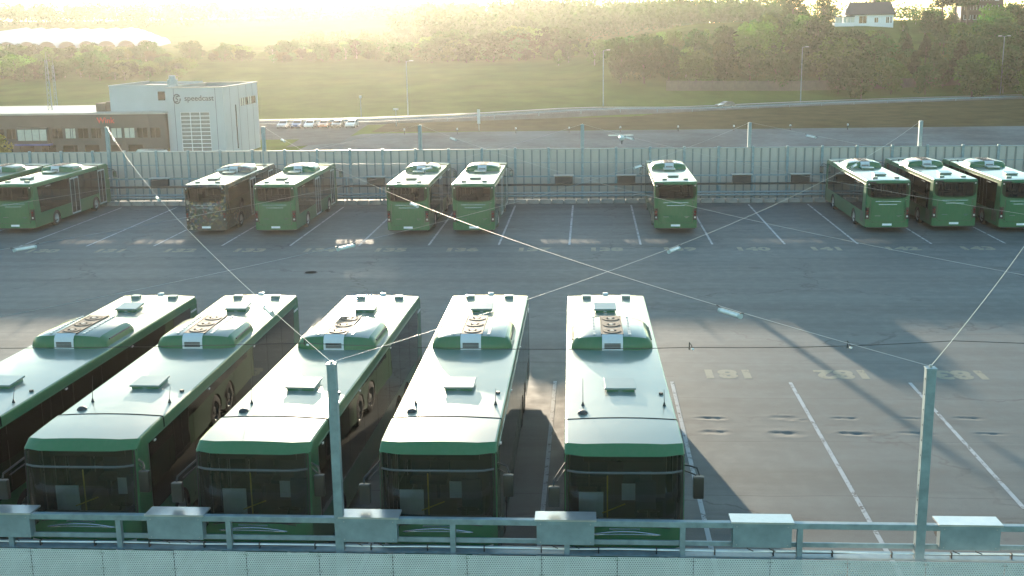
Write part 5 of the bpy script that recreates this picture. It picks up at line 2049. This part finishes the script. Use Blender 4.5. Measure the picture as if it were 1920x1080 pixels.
def where(px):
    marks = [(1130, "behind the middle street lamp"), (1300, "above the driving car"), (1420, "left of the second lamp"), (1500, "behind the second lamp"), (1560, "just left of the white house"),
             (1670, "before the white house"), (1790, "between the two hill houses"), (1880, "near the brown house"), (9999, "at the right edge")]
    for m_, w_ in marks:
        if px < m_:
            return w_


ORD = ["first", "second", "third", "fourth", "fifth", "sixth", "seventh", "eighth", "ninth", "tenth", "eleventh", "twelfth"]


def dedupe(objs):
    """objs: [(object, px)]; things that would share a label are told apart by their order from the left"""
    by = {}
    for o, px in objs:
        by.setdefault(o["label"], []).append((px, o))
    for lb, lst in by.items():
        if len(lst) > 1:
            for k, (px, o) in enumerate(sorted(lst, key=lambda q: q[0])):
                o["label"] = f"{lb}, {ORD[min(k, 11)]} from left"


made = []
for (x, y, h, px) in pos:
    if px > 1690 and h > 9 and px < 1800:
        vi = 5
    else:
        vi = rnd.choice([0, 0, 1, 2, 2, 2, 3, 4, 4, 1] if px > 1200 else [0, 1, 2, 2, 3, 6])
    r_ = math.hypot(x, y)
    row_ = "low on the hill" if r_ < 330 else ("lower mid-slope" if r_ < 355 else ("upper mid-slope" if r_ < 385 else "near the hilltop"))
    made.append((plant(x, y, h, vi, f"{KIND[vi]} {row_}, {where(px)}", HILL_G, rnd.uniform(.9, 1.25)), px))
dedupe(made)
# particular trees seen against the sky
for px, Y, h, vi, lb in [(1470, 398, 11.5, 1, "round crown on the skyline left of the white house"), (1527, 400, 11.0, 6, "airy round crown on the skyline next to the house's gable"), (1625, 408, 11.5, 1, "bushy crown rising behind the white house's roof"),
                         (1735, 396, 16, 5, "dark pine leftmost of the tall group beside the brown house"), (1757, 399, 17, 5, "dark pine in the middle of the tall group beside the brown house"), (1779, 398, 16, 5, "dark pine rightmost of the tall group beside the brown house"),
                         (1888, 372, 12, 2, "large yellow-green tree on the hill at the right edge"), (1905, 380, 13, 0, "large green tree cut by the right picture edge")]:
    plant((px - 1104) / 2179.4 * Y, Y, h, vi, lb, HILL_G, 1.05)
# belt on the left
made = []
kk = 0
for _ in range(1500):
    if kk >= 125:
        break
    px = rnd.uniform(-60, 520) if rnd.random() < .55 else rnd.uniform(-60, 330)
    band = rnd.random()
    Y = rnd.uniform(328, 352) if band < .45 else (rnd.uniform(388, 405) if band < .75 else rnd.uniform(412, 440))
    x = (px - 1104) / 2179.4 * Y
    if any((x - a_) ** 2 + (Y - b_) ** 2 < 9 for a_, b_, *_ in pos):
        continue
    if band < .45 and px > 350 and rnd.random() < .6:
        continue
    pos.append((x, Y, 0, 0))
    h = rnd.choice([2.6, 3.4, 4.2, 5.0, 6.5]) * rnd.uniform(.85, 1.15) if band < .45 else rnd.choice([2.6, 3.2, 3.8, 4.6, 6]) * rnd.uniform(.85, 1.15)
    vi = rnd.choice([0, 1, 2, 3, 4, 6])
    q = "at the left edge" if px < 60 else ("above the dark office wing" if px < 200 else ("above the hall" if px < 330 else "right of the polytunnels"))
    d_ = "front" if Y < 365 else ("middle" if Y < 420 else "rear")
    made.append((plant(x, Y, h, vi, f"{KIND[vi]} in {d_} hazy belt {q}", LEFT_G, rnd.uniform(1.1, 2.0)), px))
    kk += 1
dedupe(made)
# hedge trees across the meadow
made = []
for k in range(96):
    px = 515 + k * 5.8 + rnd.uniform(-9, 9)
    Y = 395 + rnd.uniform(-14, 14) + (45 if k % 3 == 0 else 0)
    x = (px - 1104) / 2179.4 * Y
    vi = rnd.choice([0, 1, 2, 4, 6])
    q = "under the glare" if px < 780 else ("in mid-meadow" if px < 930 else "toward the wooded hill")
    made.append((plant(x, Y, rnd.choice([2.4, 3.0, 4.0, 5.5]) * (1.6 if px > 800 else 1.05) * rnd.uniform(.85, 1.2), vi, f"{KIND[vi]} in the meadow hedge {q}", MID_G, rnd.uniform(1.2, 1.9), "hedge_tree"), px))
dedupe(made)
# ochre shrub before the office wing, behind the wall
me_t, me_c, _ = tree_meshes(31, 5.2, 2.6, 'bush')
me_c.materials.append(MATS["leaves ochre"])
t = thing("ochre_shrub", "ochre leaved bushy shrub before the dark office wing, above the wall", "shrub", (-84.5, 160, -6))
link("trunk", me_t, t)
link("crown", me_c, t)

# far woods on the ridges: one mass nobody could count
g = np.random.default_rng(5)
allv, alln = [], []


def wood(px0, px1, Y0, Y1, n, h0, h1):
    for _ in range(n):
        px, Y = g.uniform(px0, px1), g.uniform(Y0, Y1)
        x = (px - 1104) / 2179.4 * Y
        h = g.uniform(h0, h1)
        z = ground_z(x, Y)
        m_ = 90
        d = g.normal(size=(m_, 3))
        d /= np.linalg.norm(d, axis=1)[:, None]
        rad = g.uniform(.4, 1.05, m_)[:, None]
        c_ = np.array([x, Y, z + h * .55]) + d * rad * np.array([h * .42, h * .42, h * .5])
        s = g.uniform(.45, 1.0, m_)[:, None] * h / 11
        u = g.normal(size=(m_, 3))
        u /= np.linalg.norm(u, axis=1)[:, None]
        v_ = np.cross(u, g.normal(size=(m_, 3)))
        v_ /= np.linalg.norm(v_, axis=1)[:, None]
        nn = d * .8 + np.array([0, 0, .25])
        nn /= np.linalg.norm(nn, axis=1)[:, None]
        v_[(np.cross(u, v_) * nn).sum(1) < 0] *= -1
        alln.append(np.repeat(nn, 4, axis=0))
        allv.append(np.stack([c_ - u * s, c_ - v_ * s * .6, c_ + u * s, c_ + v_ * s * .8], 1).reshape(-1, 3))


wood(780, 1460, 480, 720, 420, 8, 14)
wood(960, 1420, 600, 760, 160, 10, 15)
wood(-150, 420, 760, 960, 300, 9, 15)
wood(420, 900, 760, 960, 760, 7, 9)
wood(740, 900, 600, 700, 120, 5, 9)
wood(-150, 420, 690, 740, 90, 6, 10)
wood(560, 900, 480, 560, 160, 3.5, 5)
wood(1400, 2100, 470, 600, 160, 6, 9)
V = np.concatenate(allv)
n = len(V) // 4
me = bpy.data.meshes.new("ridge_woods")
me.vertices.add(4 * n)
me.vertices.foreach_set("co", V.ravel())
me.loops.add(4 * n)
me.loops.foreach_set("vertex_index", np.arange(4 * n))
me.polygons.add(n)
me.polygons.foreach_set("loop_start", np.arange(0, 4 * n, 4))
me.polygons.foreach_set("loop_total", np.full(n, 4))
me.update(calc_edges=True)
me.polygons.foreach_set("use_smooth", np.ones(n, dtype=bool))
me.normals_split_custom_set_from_vertices(np.concatenate(alln).tolist())
me.materials.append(MATS["leaves broad"])
o = link("ridge_woods", me)
tag(o, "hazy woods covering the far ridges below the bright sky", None, None, "stuff")

# ------------------------------------------------------------------ haze
HAZE_DENSITY, HAZE_G = 1.15e-4, 0.68
m, n_, l_, out = new_mat("haze air")
pv = n_.new("ShaderNodeVolumePrincipled")
pv.inputs["Color"].default_value = (0.97, 0.95, 0.90, 1)
pv.inputs["Density"].default_value = HAZE_DENSITY
pv.inputs["Anisotropy"].default_value = HAZE_G
pv.inputs["Density Attribute"].default_value = ""
l_.new(pv.outputs[0], out.inputs["Volume"])
hz = MB().box(-3200, 3200, -3200, 3200, -8.5, 52).build("haze", "haze air")
tag(hz, "thin sunlit evening haze over the whole scene", None, None, "stuff")
